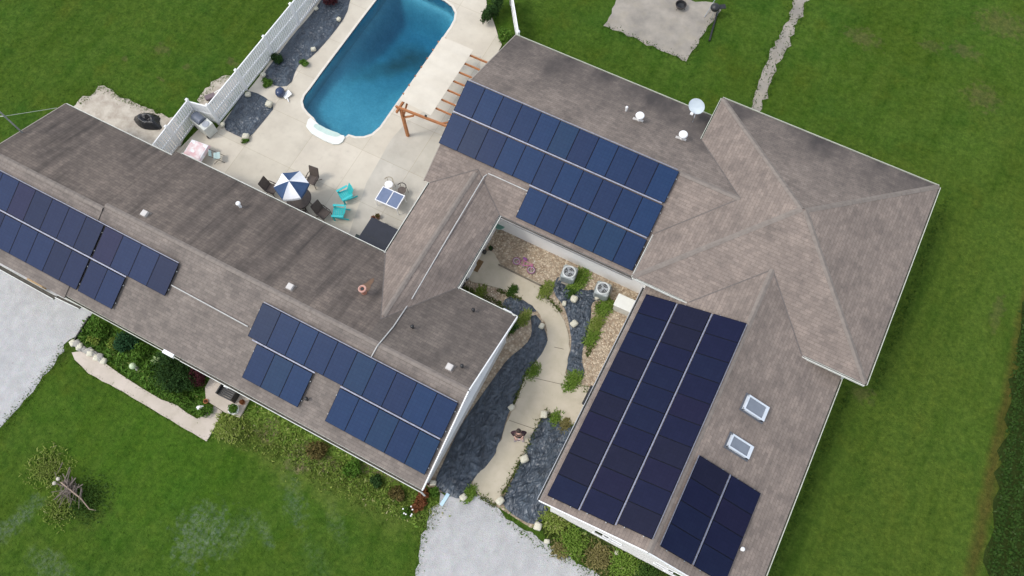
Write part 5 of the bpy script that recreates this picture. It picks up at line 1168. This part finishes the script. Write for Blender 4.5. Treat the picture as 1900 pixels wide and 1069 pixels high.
# pink cloth table
q = at(372, 290, DT); t_ = thing('low_table', 'square table under a faded pink cloth near the barbecue', 'table', q, rz=.1)
for x in (-1, 1):
    for y in (-1, 1): lpart('leg', MB().tube([(x*.42, y*.40, .66), (x*.44, y*.42, 0)], .018, 8), M_BRONZE, t_)
lpart('table_top', MB().box((0, 0, .66), (1.0, .95, .03)), M_WHITEC, t_)
mb = MB(); N = 18
for i in range(N+1):
    for j in range(N+1):
        x, y = -.58+1.16*i/N, -.56+1.12*j/N; e = max(abs(x)-.50, abs(y)-.48, 0); mb.v.append((x*(1 if e == 0 else .97), y*(1 if e == 0 else .97), .69-min(.2, e*2.2)+.012*math.sin(x*9+y*4)+.01*math.sin(y*13)))
for i in range(N):
    for j in range(N): a = i*(N+1)+j; mb.f.append((a, a+N+1, a+N+2, a+1))
def cloth_ex(n, l, tc, out): return mixc(n, l, noise(n, l, tc.outputs['Object'], 1.5, 4, .42, .62), out, (.80, .78, .76))
me_ = mat('faded_pink_cloth', (.66, .42, .42), (.70, .52, .50), scale=2, rough=.9, extra=cloth_ex); mc = bpy.data.meshes.new('tablecloth'); mc.from_pydata(mb.v, [], mb.f); smooth_me(mc); mc.materials.append(me_)
o = bpy.data.objects.new('tablecloth', mc); COL.objects.link(o); o.location = q; o.rotation_euler = (0, 0, .1); tag(o, 'faded pink and white tablecloth draped over the square table', 'tablecloth')
# folding chair with a thin black frame
q = at(407, 297, DT); t_ = thing('folding_chair', 'thin black framed folding chair with pale aqua sling', 'chair', q, rz=-.9)
for s in (-1, 1):
    lpart('leg', MB().tube([(s*.22, .28, 0), (s*.22, -.25, .85)], .013, 6), M_BLACK, t_); lpart('leg', MB().tube([(s*.20, -.28, 0), (s*.20, .22, .46)], .013, 6), M_BLACK, t_)
lpart('seat', MB().box((0, .02, .44), (.40, .34, .015)), mat('aqua_cloth', (.45, .58, .55), scale=5), t_); lpart('backrest', MB().box((0, -.22, .76), (.40, .015, .18), rx=.5), MATS['aqua_cloth'], t_)
# blue tub with white scoop by the pool
q = at(522, 176, DT); t_ = thing('pool_tub', 'glossy navy tub with a white lid leaning beside it by the fabric bed', 'tub', q)
lpart('tub_body', MB().lathe((0, 0, 0), [(.17, 0), (.235, .1), (.25, .28), (.21, .40), (.12, .45), (.02, .46)], 24, sy=1.15), mat('navy_plastic', (.025, .04, .09), (.04, .06, .12), scale=4, rough=.2), t_, smooth=True)
lpart('lid', MB().box((.36, .10, .12), (.36, .46, .05), rx=.2, rz=-.4), M_WHITE, t_, bevel=.02); lpart('nozzle', MB().tube([(.5, -.1, .12), (.66, -.22, .06)], .03, 8), M_WHITE, t_)
# black tarp heap west of the fence
q = at(273, 226, .01); mb = MB(); nz_ = vnoise(44); out_ = [at(x, y, 0) for x, y in ((246, 219), (262, 210), (280, 209), (299, 217), (296, 228), (303, 241), (280, 242), (266, 240), (254, 232))]; N = 9; rings = 10
op = [(p.x, p.y) for p in out_]; op = smoothpoly(op, 1); n_ = len(op); cx_ = sum(p[0] for p in op)/n_; cy_ = sum(p[1] for p in op)/n_
for k in range(rings+1):
    s = 1-k/rings
    for x, y in op:
        X, Y = cx_+(x-cx_)*s, cy_+(y-cy_)*s; hh = .42*min(1, (1-s)*2.2)-.16*max(0, (1-s)-.6)*2.5; mb.v.append((X, Y, max(.01, .01+hh*(1+.35*nz_(X*3, Y*3)))))
for k in range(rings):
    for i in range(n_): a = k*n_+i; b_ = k*n_+(i+1) % n_; mb.f.append((a, b_, b_+n_, a+n_))
tag(link('tarp_heap', mb, mat('black_tarp', (.006, .006, .007), (.012, .011, .013), scale=3, rough=.25, bump=.04, bscale=7), None, origin=q, smooth=True, recalc=False), 'shiny black tarp thrown over a heap on the pale gravel', 'tarp')
a, b_ = at(246, 258, .08), at(292, 276, .1); tag(link('white_pipe', MB().tube([a, a.lerp(b_, .5)+Vector((0, .03, 0)), b_], .05, 8), M_WHITE, None, origin=a), 'white plastic pipe lying along the eave beside the gravel', 'pipe')
q = at(394, 186, .02); t_ = thing('garden_cart', 'small white-handled garden cart outside the picket fence', 'garden cart', q, rz=.9); lpart('tray', MB().box((0, 0, .3), (.5, .28, .2), taper=1.15), mat('mauve_plastic', (.16, .12, .13), scale=4), t_, bevel=.03); lpart('handle', MB().tube([(.2, .12, .35), (.75, .12, .5), (.75, -.12, .5), (.2, -.12, .35)], .02, 6), M_WHITE, t_)
for s in (-1, 1): lpart('wheel', MB().torus((-.1, s*.19, .13), .11, .025, axis=(0, 1, 0)), M_BLACK, t_, smooth=True)
# fire pit, grill and pole on the back pad
q = at(1262, 15, .02); t_ = thing('fire_pit', 'round black fire pit on the grey concrete pad', 'fire pit', q); lpart('bowl', MB().lathe((0, 0, .05), [(.12, 0), (.26, .12), (.31, .26), (.28, .26), (.22, .12), (.02, .08)], 24), M_BLACK, t_); lpart('rim', MB().torus((0, 0, .31), .30, .02), M_BRONZE, t_, smooth=True)
for k in range(3): a = k*2*PI/3; lpart('leg', MB().tube([(.2*math.cos(a), .2*math.sin(a), .15), (.28*math.cos(a), .28*math.sin(a), 0)], .015, 6), M_BRONZE, t_)
q = at(1322, 30, .02); t_ = thing('charcoal_grill', 'black kettle grill at the edge of the grey concrete pad', 'grill', q, rz=.6); lpart('kettle', MB().lathe((0, 0, .5), [(.05, 0), (.2, .06), (.26, .18), (.26, .24), (.2, .36), (.04, .42)], 24), M_BLACK, t_, smooth=True); lpart('shelf', MB().box((.42, 0, .72), (.35, .3, .03)), M_BLACK, t_)
for k in range(3): a = k*2*PI/3; lpart('leg', MB().tube([(.18*math.cos(a), .18*math.sin(a), .55), (.3*math.cos(a), .3*math.sin(a), 0)], .014, 6), M_STEEL, t_)
a, b_ = at(1307, 32, .05), at(1330, -6, .5); tag(link('metal_pole', MB().tube([a, b_], .02, 8), M_STEEL, None, origin=a), 'thin grey metal pole lying across the corner of the concrete pad', 'pole')
a, b_ = at(1316, 76, .06), at(1334, 12, .08); tag(link('black_beam', MB().beam(a, b_, .09, .09), M_BLACK, None, origin=a), 'black beam lying in the grass along the concrete pad', 'beam')
# wooden pallet box at the west eave
q = at(72, 532, .0); t_ = thing('wooden_bench', 'tan wooden bench on white gravel half under the front gutter', 'bench', q, rz=.02)
for k in range(4): lpart('slat', MB().box((0, -.16+k*.105, .42), (.95, .09, .03)), M_LWOOD, t_)
for s in (-1, 1): lpart('leg', MB().box((s*.4, 0, .2), (.06, .38, .40)), M_LWOOD, t_)
lpart('apron', MB().box((0, -.20, .30), (.9, .03, .12)), M_LWOOD, t_)

# ================================================================ FRONT GARDEN
def shrub(px_, py_, r, h, n, leaf, m, label, group='shrubs in the front beds', rx=1, ry=1, blobs=5, name='shrub', z=0.0, stem=True):
    q = at(px_, py_, z); t = thing(name, label, 'shrub', q, group=group); bl = []
    bl.append(((q.x, q.y, z+h*.5), (r*.75*rx, r*.75*ry, h*.5), 2.0))
    for k in range(blobs):
        a = random.uniform(0, 2*PI); d = r*.5; s = random.uniform(.35, .55); bl.append(((q.x+d*math.cos(a)*rx, q.y+d*math.sin(a)*ry, z+h*random.uniform(.35, .8)), (r*s*rx, r*s*ry, h*.32), 1.0))
    foliage('foliage', bl, n, leaf, m, t)
    if stem:
        mb = MB()
        for k in range(5): a = k*1.26+px_; mb.tube([(q.x, q.y, z), (q.x+r*.3*math.cos(a), q.y+r*.3*math.sin(a), z+h*.6)], .018, 5, .006)
        link('stem', mb, M_STICK, t)
    return t
WEEDL = []
shrub(335, 697, 1.15, 1.5, 4200, .055, M_LDK, 'large dark evergreen shrub beside the porch slab', rx=1.15, ry=.95, blobs=9)
shrub(375, 706, .5, 1.1, 1400, .05, M_LPU, 'dark purple shrub touching the porch slab under the eave')
shrub(243, 640, .62, .9, 1800, .06, M_LBL, 'bluish green shrub under the eave left of the gazing ball', blobs=6)
shrub(268, 655, .45, .6, 1100, .06, M_LSH, 'mid green shrub beside the gazing ball, nearer the eave'); shrub(292, 690, .55, .55, 1500, .06, M_LSH, 'low green shrub below the white eave box', rx=1.3)
shrub(190, 612, .5, .5, 1200, .07, M_LSH, 'leafy green clump at the driveway end of the planted bed', rx=1.3); shrub(212, 640, .35, .4, 700, .05, M_LYL, 'yellowish clump behind the low stone wall'); shrub(178, 633, .35, .35, 600, .05, M_LYL, 'pale yellow-green clump at the driveway corner of the bed')
shrub(385, 765, .38, .4, 900, .05, M_LSH, 'round green clump in the angle of the path and porch'); shrub(335, 740, .55, .45, 1300, .05, M_LSH, 'spreading green clump along the front path below the dark shrub', rx=1.7, ry=.6)
WEEDL.append((424, 793, .6, .3, 900, .05, 'M_W2', 'bright yellow-green clump on the lawn below the porch slab'))
shrub(592, 836, .5, .55, 1200, .07, M_LBR, 'olive brown clump against the front gutter'); shrub(655, 872, .48, .6, 1500, .07, M_LSH, 'bright green leafy clump against the front gutter'); shrub(700, 893, .35, .4, 700, .06, M_LDK, 'small dark clump against the front gutter')
shrub(738, 916, .45, .4, 900, .06, M_LBR, 'dull olive clump close to the white gable corner'); shrub(786, 918, .32, .45, 700, .06, M_LRD, 'rusty red clump at the foot of the white gable corner'); shrub(778, 936, .4, .35, 800, .06, M_LRD, 'rusty clump on the lawn side of the gable corner'); shrub(752, 952, .3, .3, 600, .05, M_LSH, 'green clump with white flowers near the gravel drive')
shrub(805, 915, .28, .35, 500, .06, M_LSH, 'green clump where the fabric bed meets the gable corner')
WEEDL.append((92, 868, 1.0, .2, 700, .05, 'M_W2', 'yellow-green weed clump beside the dead brush pile')); WEEDL.append((113, 945, .8, .16, 450, .05, 'M_W2', 'yellowish weeds below the dead brush pile')); WEEDL.append((165, 925, 1.1, .16, 700, .05, 'M_W3', 'dark weedy clump right of the dead brush pile'))
shrub(915, 28, .75, 1.2, 2600, .06, M_LDK, 'dark green hedge shrub between the pool deck and the white vinyl fence', 'shrubs beside the pool', rx=.7, ry=1.6, blobs=9); shrub(938, 74, .5, .8, 1200, .06, M_LSH, 'green shrub at the back corner of the roof', 'shrubs beside the pool')
shrub(617, 6, .55, .9, 1400, .06, M_LPU, 'dark shrub growing through the worn fabric at the top edge', 'shrubs beside the pool', z=.05); shrub(516, 112, .40, .45, 900, .05, M_LDK, 'dark green clump between the fence and worn fabric', 'shrubs beside the pool', z=.05); shrub(497, 157, .35, .3, 700, .05, M_LSH, 'green weeds at the lower end of the worn fabric', 'shrubs beside the pool', z=.05); shrub(566, 120, .3, .3, 500, .05, M_LSH, 'green weeds on the deck side of the worn fabric', 'shrubs beside the pool', z=.05)
shrub(455, 262, .25, .2, 350, .045, M_LSH, 'small weeds below the square fabric mat', 'shrubs beside the pool', z=.05)
def weeds(px_, py_, r, h, n, leaf, m, label, group, rx=1, ry=1, rot=0.0, name='weed_clump'):
    q = at(px_, py_, 0); mb = MB(); c_, s_ = math.cos(rot), math.sin(rot); z0 = .06
    for _ in range(n):
        a, b = max(-r*rx, min(r*rx, random.gauss(0, r*.45*rx))), max(-r*ry, min(r*ry, random.gauss(0, r*.45*ry))); x, y = q.x+a*c_-b*s_, q.y+a*s_+b*c_; th = random.uniform(0, 6.28); L = h*random.uniform(.7, 1.3); wd = leaf*random.uniform(.25, .6)
        k = max(0.2, 1-math.hypot(a/rx, b/ry)/(r*1.6)); dx, dy = math.cos(th), math.sin(th); ln = random.uniform(.3, 1.0)*L; zt = z0+L*k*random.uniform(.3, 1)
        mb.add([(x-dy*wd, y+dx*wd, .01), (x+dy*wd, y-dx*wd, .01), (x+dx*ln*.6+dy*wd*.7, y+dy*ln*.6-dx*wd*.7, zt), (x+dx*ln, y+dy*ln, zt*.85), (x+dx*ln*.6-dy*wd*.7, y+dy*ln*.6+dx*wd*.7, zt)], [(0, 1, 2, 4), (4, 2, 3)])
    return tag(link(name, mb, m, None, origin=q, recalc=False), label, 'weeds', group)
M_W1 = leafmat('weed_blades', (.075, .15, .014), (.17, .25, .045), (.34, .34, .14)); M_W2 = leafmat('weed_blades_yellow', (.11, .17, .022), (.23, .27, .065), (.42, .38, .20))
M_W3 = leafmat('weed_blades_dark', (.025, .06, .010), (.06, .11, .020)); M_W4 = leafmat('weed_blades_brown', (.11, .10, .035), (.23, .20, .075), (.38, .30, .17))
WM = {'leaves_mid': M_W1, 'leaves_yellow': M_W2, 'leaves_dark': M_W3, 'leaves_brown': M_W4}
GC = 'weed clumps in the courtyard'
for a in ((1072, 522, .42, .35, 1100, M_LSH, 'bright green weeds between the two condensers'), (1122, 572, .35, .28, 700, M_LSH, 'green weeds below the second condenser'), (1106, 602, .33, .25, 700, M_LYL, 'pale green weeds beside the pebbles right of the narrow fabric'),
          (1098, 628, .3, .25, 600, M_LSH, 'green weeds beside the lower narrow fabric'), (1062, 708, .38, .25, 800, M_LSH, 'bright green weeds at the foot of the narrow fabric bed'), (1012, 541, .35, .2, 600, M_LYL, 'yellow-green weeds along the path end of the timber edging'),
          (972, 592, .3, .25, 500, M_LYL, 'yellow-green weeds beside the small fabric scrap'), (990, 690, .3, .2, 500, M_LSH, 'thin green weeds on the path edge of the long fabric bed'), (1030, 778, .28, .2, 450, M_LSH, 'green weeds at the top edge of the wide fabric bed'),
          (1047, 790, .25, .2, 400, M_LBR, 'brownish weeds at the top edge of the wide fabric bed'), (872, 917, .25, .25, 450, M_LSH, 'green weeds where the path meets the gravel drive'), (948, 610, .22, .3, 400, M_LDK, 'dark weeds at the roof corner downspout'), (952, 540, .2, .25, 350, M_LDK, 'dark green tuft above the small fabric scrap'), (890, 545, .3, .2, 450, M_LYL, 'straggly yellow weeds under the courtyard eave'), (1060, 545, .2, .2, 300, M_LDK, 'dark weeds on the bunched fabric')):
    weeds(a[0], a[1], a[2]*1.15, a[3]*.9, int(a[4]*.9), .05, WM[a[5].name], a[6], GC, rx=.75, ry=1.35, rot=-.15)
for a in WEEDL: weeds(a[0], a[1], a[2], a[3], a[4], a[5], globals()[a[6]], a[7], 'weed clumps on the front lawn')
BG_ = 'clumps below the garage windows'
for a in ((1030, 965, .45, .4, 900, M_LYL, 'yellow-green clump at the corner of the garage gable'), (1060, 1005, .5, .35, 900, M_LSH, 'green clump in the middle of the bed below the garage gable'), (1090, 972, .25, .4, 500, M_LDK, 'dark tuft right against the garage wall'), (1110, 1035, .45, .3, 800, M_LBR, 'olive clump nearer the gravel drive below the garage'),
          (1160, 1045, .5, .4, 1000, M_LSH, 'green clump below the garage window at the frame edge'), (1200, 1062, .4, .4, 800, M_LDK, 'dark green clump at the bottom frame edge by the garage'), (1040, 1020, .3, .25, 500, M_LBR, 'brown clump beside the gravel drive')):
    weeds(a[0], a[1], a[2]*1.3, a[3]*.8, int(a[4]*.75), .06, WM[a[5].name], a[6], BG_)
# ornaments
q = at(254, 684, 0); t_ = thing('gazing_ball', 'pale green gazing ball on a stand in the planted bed', 'garden ornament', q); lpart('ball', MB().lathe((0, 0, .45), [(.16*math.sin(k*PI/12)+.001, -.16*math.cos(k*PI/12)) for k in range(13)], 20), mat('pale_green_ceramic', (.52, .60, .38), (.42, .52, .32), scale=4, rough=.3), t_, smooth=True); lpart('stand', MB().lathe((0, 0, 0), [(.12, 0), (.05, .08), (.05, .24), (.09, .3)], 14), M_ROCK2, t_)
q = at(373, 757, 0); t_ = thing('statue', 'small white bird statue in the grass by the porch', 'statue', q, rz=.5); s_ = MB(); s_.lathe((0, 0, .14), [(.001, -.1), (.09, -.06), (.11, 0), (.07, .08), (.001, .11)], 14, sx=1.6, sy=.9); lpart('bird_body', s_, M_WHITE, t_, smooth=True); lpart('head', MB().tube([(.12, 0, .2), (.18, 0, .36), (.26, 0, .36)], .035, 8, .012), M_WHITE, t_); lpart('plinth', MB().box((0, 0, .03), (.3, .2, .06)), M_WHITE, t_)
q = at(289, 669, .25); mb = MB()
for k in range(5): a = k*2*PI/5; mb.add([(0, 0, .0), (.16*math.cos(a-.4), .16*math.sin(a-.4), .05), (.30*math.cos(a), .24*math.sin(a), .0), (.16*math.cos(a+.4), .16*math.sin(a+.4), .05)], [(0, 1, 2, 3)])
o = link('broad_leaf_plant', MB().add([tuple(Vector(v)+q) for v in mb.v], mb.f), mat('pale_leaf', (.25, .33, .14), (.3, .38, .18), scale=4), None, origin=q, recalc=False); tag(o, 'pale broad-leaved plant between the gazing ball and eave box', 'plant')
q = at(427, 733, .12); t_ = thing('porch_bench', 'black slatted bench on the pale porch slab', 'bench', q, rz=0.03)
for k in range(5): lpart('slat', MB().box((0, -.22+k*.1, .42), (.82-.1*(k == 0), .085, .03)), M_BLACK, t_)
lpart('backrest', MB().box((0, .30, .66), (.84, .04, .42), rx=-.12), M_BLACK, t_)
for s in (-1, 1): lpart('side_frame', MB().box((s*.40, .02, .3), (.05, .55, .60)), M_BLACK, t_)
a, b_ = at(416, 716, .95), at(441, 726, .95); t_ = thing('porch_railing', 'short white porch railing behind the black bench', 'railing', (a.x, a.y, .12)); link('rail', MB().beam(a, b_, .06, .06), M_WHITE, t_)
for k in range(2): p = a.lerp(b_, k); link('post', MB().box((p.x, p.y, .53), (.07, .07, .82)), M_WHITE, t_)
pot(at(437, 762, .12), .24, .32, 'round white pot with a green plant at the porch corner', M_WHITE, (.23, 500, .045, M_LSH)); pot(at(452, 748, .12), .12, .2, 'terracotta pot with reddish plant by the gutter end of the porch', PT, (.13, 90, .05, M_LRD)); pot(at(384, 746, .02), .11, .18, 'orange terracotta pot at the shrub end of the porch slab', mat('orange_clay', (.50, .19, .07), scale=5), (.08, 40, .04, M_LRD))
a, b_ = at(139, 630, .05), at(166, 587, .05); tag(link('bed_edging', MB().beam(a, b_, .05, .12), M_BLACK, None, origin=a), 'black plastic edging between the white gravel and the planted bed', 'edging')
mb = MB(); 
for k in range(7): q = at(740+random.uniform(-5, 32), 948+random.uniform(-10, 10), .33); mb.lathe(q, [(.02, 0), (.038, .02), (.015, .035)], 8)
tag(link('white_flowers', mb, M_WHITE, None, origin=at(755, 950, 0)), 'scattered white flower heads near the gravel drive corner', 'flowers', kind='stuff')
# brush pile with dead sticks
q = at(130, 908, 0); t_ = thing('brush_pile', 'pile of dead grey branches around a hollow stump on the lawn', 'brush pile', q)
mb = MB(); rr_ = random.Random(5)
for k in range(46):
    a = rr_.gauss(-.55, .7); L = rr_.uniform(.4, 1.3); c = Vector((rr_.gauss(.1, .32), rr_.gauss(0, .2), rr_.uniform(.05, .4))); d = Vector((math.cos(a)*L/2, math.sin(a)*L/2, rr_.uniform(-.12, .12)))
    mb.tube([c-d, c+Vector((0, 0, rr_.uniform(-.05, .1))), c+d], rr_.uniform(.012, .032), 5, .008)
lpart('branches', mb, M_STICK, t_); s_ = MB(); s_.tube([(-.35, .2, .12), (.1, -.08, .16)], .13, 9, .09); lpart('stump', s_, M_STICK, t_); lpart('hollow', MB().lathe((-.1, .06, .2), [(.10, 0), (.09, .1)], 10, sx=2.2, sy=.7), M_BLACK, t_)
lpart('long_branch', MB().tube([at(113, 895, .4)-q, at(150, 925, .35)-q, at(166, 945, .2)-q, at(178, 947, .06)-q], .035, 6, .018), mat('bare_branch', (.36, .27, .20), (.28, .2, .15), scale=8, rough=.9), t_); 
for a in ((102, 897), (109, 889)): lpart('cut_end', MB().lathe(at(a[0], a[1], .25)-q, [(.08, 0), (.09, .08), (.05, .12)], 10), mat('pale_cut_wood', (.5, .46, .38), scale=6), t_)

# ================================================================ GRASS AND CROP
def tufts(name, poly, n, size, m, label, zfun=0.0, avoid=(), cat='grass', hgt=1.0):
    xs = [p[0] for p in poly]; ys = [p[1] for p in poly]; P = []
    while len(P) < n:
        x, y = random.uniform(min(xs), max(xs)), random.uniform(min(ys), max(ys))
        if inside((x, y), poly) and not any(inside((x, y), a) for a in avoid): P.append((x, y))
    P = np.array(P); k = len(P); V = []; 
    a = rng.uniform(0, 6.28, k); s = size*rng.uniform(.5, 1.5, k); h = s*rng.uniform(.5, 1.2, k)*hgt; off = rng.normal(size=(k, 2))*s[:, None]*.6
    p0 = np.stack([P[:, 0]-np.cos(a)*s*.5, P[:, 1]-np.sin(a)*s*.5, np.full(k, zfun)], 1); p1 = np.stack([P[:, 0]+np.cos(a)*s*.5, P[:, 1]+np.sin(a)*s*.5, np.full(k, zfun)], 1); p2 = np.stack([P[:, 0]+off[:, 0], P[:, 1]+off[:, 1], zfun+h], 1)
    v = np.stack([p0, p1, p2], 1).reshape(-1, 3); me = bpy.data.meshes.new(name); me.vertices.add(3*k); me.vertices.foreach_set('co', v.ravel()); me.loops.add(3*k); me.loops.foreach_set('vertex_index', np.arange(3*k, dtype=np.int32)); me.polygons.add(k); me.polygons.foreach_set('loop_start', np.arange(0, 3*k, 3, dtype=np.int32)); me.polygons.foreach_set('loop_total', np.full(k, 3, dtype=np.int32)); me.update(); me.validate()
    me.materials.append(m); o = bpy.data.objects.new(name, me); COL.objects.link(o); return tag(o, label, cat, kind='stuff')
# ragged longer grass along the edges of gravel, paths and walls
def edge_tufts(lines, n, spread, size, m, name, label):
    P = []; segs = []
    for ln in lines:
        q = [at(x, y, 0) for x, y in ln]
        for a, b in zip(q[:-1], q[1:]): segs.append((a, b, (b-a).length))
    tot = sum(s[2] for s in segs); mb = MB()
    for a, b, L in segs:
        for _ in range(int(n*L/tot)):
            p = a.lerp(b, random.random())+Vector((random.gauss(0, spread), random.gauss(0, spread), 0)); th = random.uniform(0, 6.28); s = size*random.uniform(.5, 1.5)
            dx_, dy_ = math.cos(th)*s*.3, math.sin(th)*s*.3
            mb.add([(p.x-dx_, p.y-dy_, 0.01), (p.x+dx_, p.y+dy_, 0.01), (p.x+random.gauss(0, s*.5), p.y+random.gauss(0, s*.5), s*.9)], [(0, 1, 2)])
    o = link(name, mb, m, recalc=False); return tag(o, label, 'grass', kind='stuff')
edge_tufts([[(0, 800), (60, 728), (110, 662), (120, 640)], [(812, 932), (795, 950), (788, 985), (775, 1030), (768, 1069)], [(924, 945), (975, 990), (1060, 1040), (1115, 1069)], [(150, 190), (186, 158), (230, 184), (300, 212)], [(370, 190), (398, 150), (445, 138)]], 3200, .15, .07, M_BLADE, 'edge_grass', 'ragged grass creeping over the gravel edges')
edge_tufts([[(1478, -20), (1462, 40), (1437, 82), (1405, 160), (1392, 200)], [(1500, 0), (1472, 60), (1440, 130), (1412, 204)], [(1120, 47), (1275, 115), (1335, 20)], [(1392, 205), (1740, 350)], [(1760, 360), (1620, 730)], [(1575, 720), (1430, 1069)], [(985, 85), (1310, 225)]], 3600, .13, .085, leafmat('dark_grass_blades', (.028, .068, .007), (.05, .10, .014)), 'edge_grass', 'longer dark grass along the back path, pad and house walls')
edge_tufts([[(1006, 532), (1012, 552), (1038, 580)], [(995, 671), (978, 690), (968, 716), (952, 750)], [(1003, 776), (981, 830), (956, 874), (930, 920)], [(1049, 700), (1072, 716), (1090, 725)], [(1012, 764), (1045, 788), (1068, 792)], [(876, 900), (884, 915), (920, 938)], [(925, 540), (965, 556)], [(1110, 560), (1108, 610), (1090, 660)], [(860, 535), (900, 552), (945, 575)]], 3400, .07, .11, leafmat('path_weeds', (.05, .08, .012), (.13, .16, .04), (.28, .25, .12)), 'path_weeds', 'straggly weeds along the courtyard path edges')
edge_tufts([[(430, 775), (560, 840), (700, 905), (790, 945)], [(440, 800), (570, 865), (700, 930), (800, 960)]], 4200, .35, .10, leafmat('dry_weeds', (.09, .15, .02), (.22, .25, .06), (.42, .37, .22)), 'dry_weeds', 'dry yellowish weeds along the front of the long wing')
M_BED = leafmat('bed_plants', (.040, .105, .010), (.11, .20, .035), (.28, .30, .10))
tufts('ground_cover', px([(160, 592), (172, 588), (300, 655), (392, 700), (380, 745), (372, 772), (345, 762), (262, 716), (221, 688), (195, 665), (150, 640), (142, 628)]), 4200, .13, M_BED, 'overgrown green plants filling the bed under the front eave', cat='plants', hgt=.7)
tufts('ground_cover', px([(450, 770), (470, 748), (600, 818), (800, 915), (812, 935), (795, 950), (786, 985), (740, 960), (640, 905), (520, 845)]), 3400, .11, leafmat('strip_plants', (.07, .14, .016), (.19, .26, .05), (.42, .38, .18)), 'bright overgrown weeds and flowers along the long wing front', cat='plants', hgt=.45)
tufts('ground_cover', px([(1022, 948), (1110, 995), (1260, 1075), (1130, 1080), (1060, 1030), (1012, 1003), (1005, 978)]), 2600, .12, leafmat('gable_plants', (.04, .07, .012), (.10, .13, .03), (.28, .24, .12)), 'patchy green growth in the bed below the garage windows', cat='plants', hgt=.8)
edge_tufts([[(136, 668), (165, 693), (230, 728), (300, 770), (384, 819), (401, 791)], [(192, 672), (262, 720), (330, 753), (367, 778), (391, 761)]], 1300, .05, .07, M_BLADE, 'edge_grass', 'grass overhanging the front path edges')
lawnpoly = px([(-30, -30), (1930, -30), (1930, 1100), (-30, 1100)])
avoid = [px([(-60, 440), (165, 583), (112, 662), (0, 795), (-60, 860)]), px([(815, 905), (790, 980), (765, 1100), (1115, 1100), (1100, 1069), (925, 945)]), px(deck_px), px([(835, 560), (915, 385), (1230, 520), (1018, 948), (985, 980), (930, 945), (800, 912), (940, 590)]),
         px([(1150, -30), (1120, 47), (1275, 115), (1335, 20), (1340, -30)]), [(uL0, vF), (uL1, vF), (uL1, vB), (uL0, vB)], [(nW, nF), (bE, nF), (bE, nB), (nW, nB)], [(sW, sS), (sE, sS), (sE, bS), (sW, bS)], px([(134, 655), (192, 672), (367, 778), (396, 695), (466, 738), (446, 776), (384, 819), (165, 693)]),
         px([(130, 205), (186, 157), (268, 196), (345, 245), (320, 310)]), px([(1486, -30), (1437, 82), (1405, 160), (1388, 205), (1412, 204), (1455, 100), (1508, -30)]), px([(366, 192), (398, 148), (447, 138), (400, 225)]), fp]
def lawnblade_extra(n, l, tc, out): return grass_extra(n, l, tc, out)
M_LB = mat('short_grass', (0.044, 0.099, 0.011), (0.078, 0.135, 0.021), scale=1.3, detail=8, rough=.95, extra=grass_extra, lo=.3, hi=.7, spec=.03)
tufts('grass', lawnpoly, 60000, .06, M_LB, 'short mown grass of the lawn', avoid=avoid, hgt=.35)
# crop rows
mb = MB(); a0_, b0_ = at(1897, 560), at(1822, 1110); dr = (b0_-a0_).normalized(); sd_ = Vector((-dr.y, dr.x, 0)); sd_ = sd_ if sd_.x > 0 else -sd_; vs = []; fs = []
for row in range(9):
    base = a0_+sd_*(.25+row*.6)
    for k in range(1500):
        t = random.random(); p = base+dr*((b0_-a0_).length*t)+sd_*random.gauss(0, .13)
        z = random.uniform(.05, .32); s = random.uniform(.05, .10); nn = Vector((random.gauss(0, .5), random.gauss(0, .5), 1)).normalized(); tt = nn.cross(Vector((random.gauss(0, 1), random.gauss(0, 1), .1))).normalized(); bb_ = nn.cross(tt)
        c = Vector((p.x, p.y, z)); o = len(mb.v); mb.v += [tuple(c-tt*s), tuple(c-bb_*s*.5), tuple(c+tt*s), tuple(c+bb_*s*.5)]; mb.f.append((o, o+1, o+2, o+3))
o = link('crop_rows', mb, leafmat('crop_leaves', (.016, .042, .006), (.036, .068, .012), (.07, .10, .04)), recalc=False); tag(o, 'dark low crop plants in rows at the right edge of the lawn', 'crop', kind='stuff')
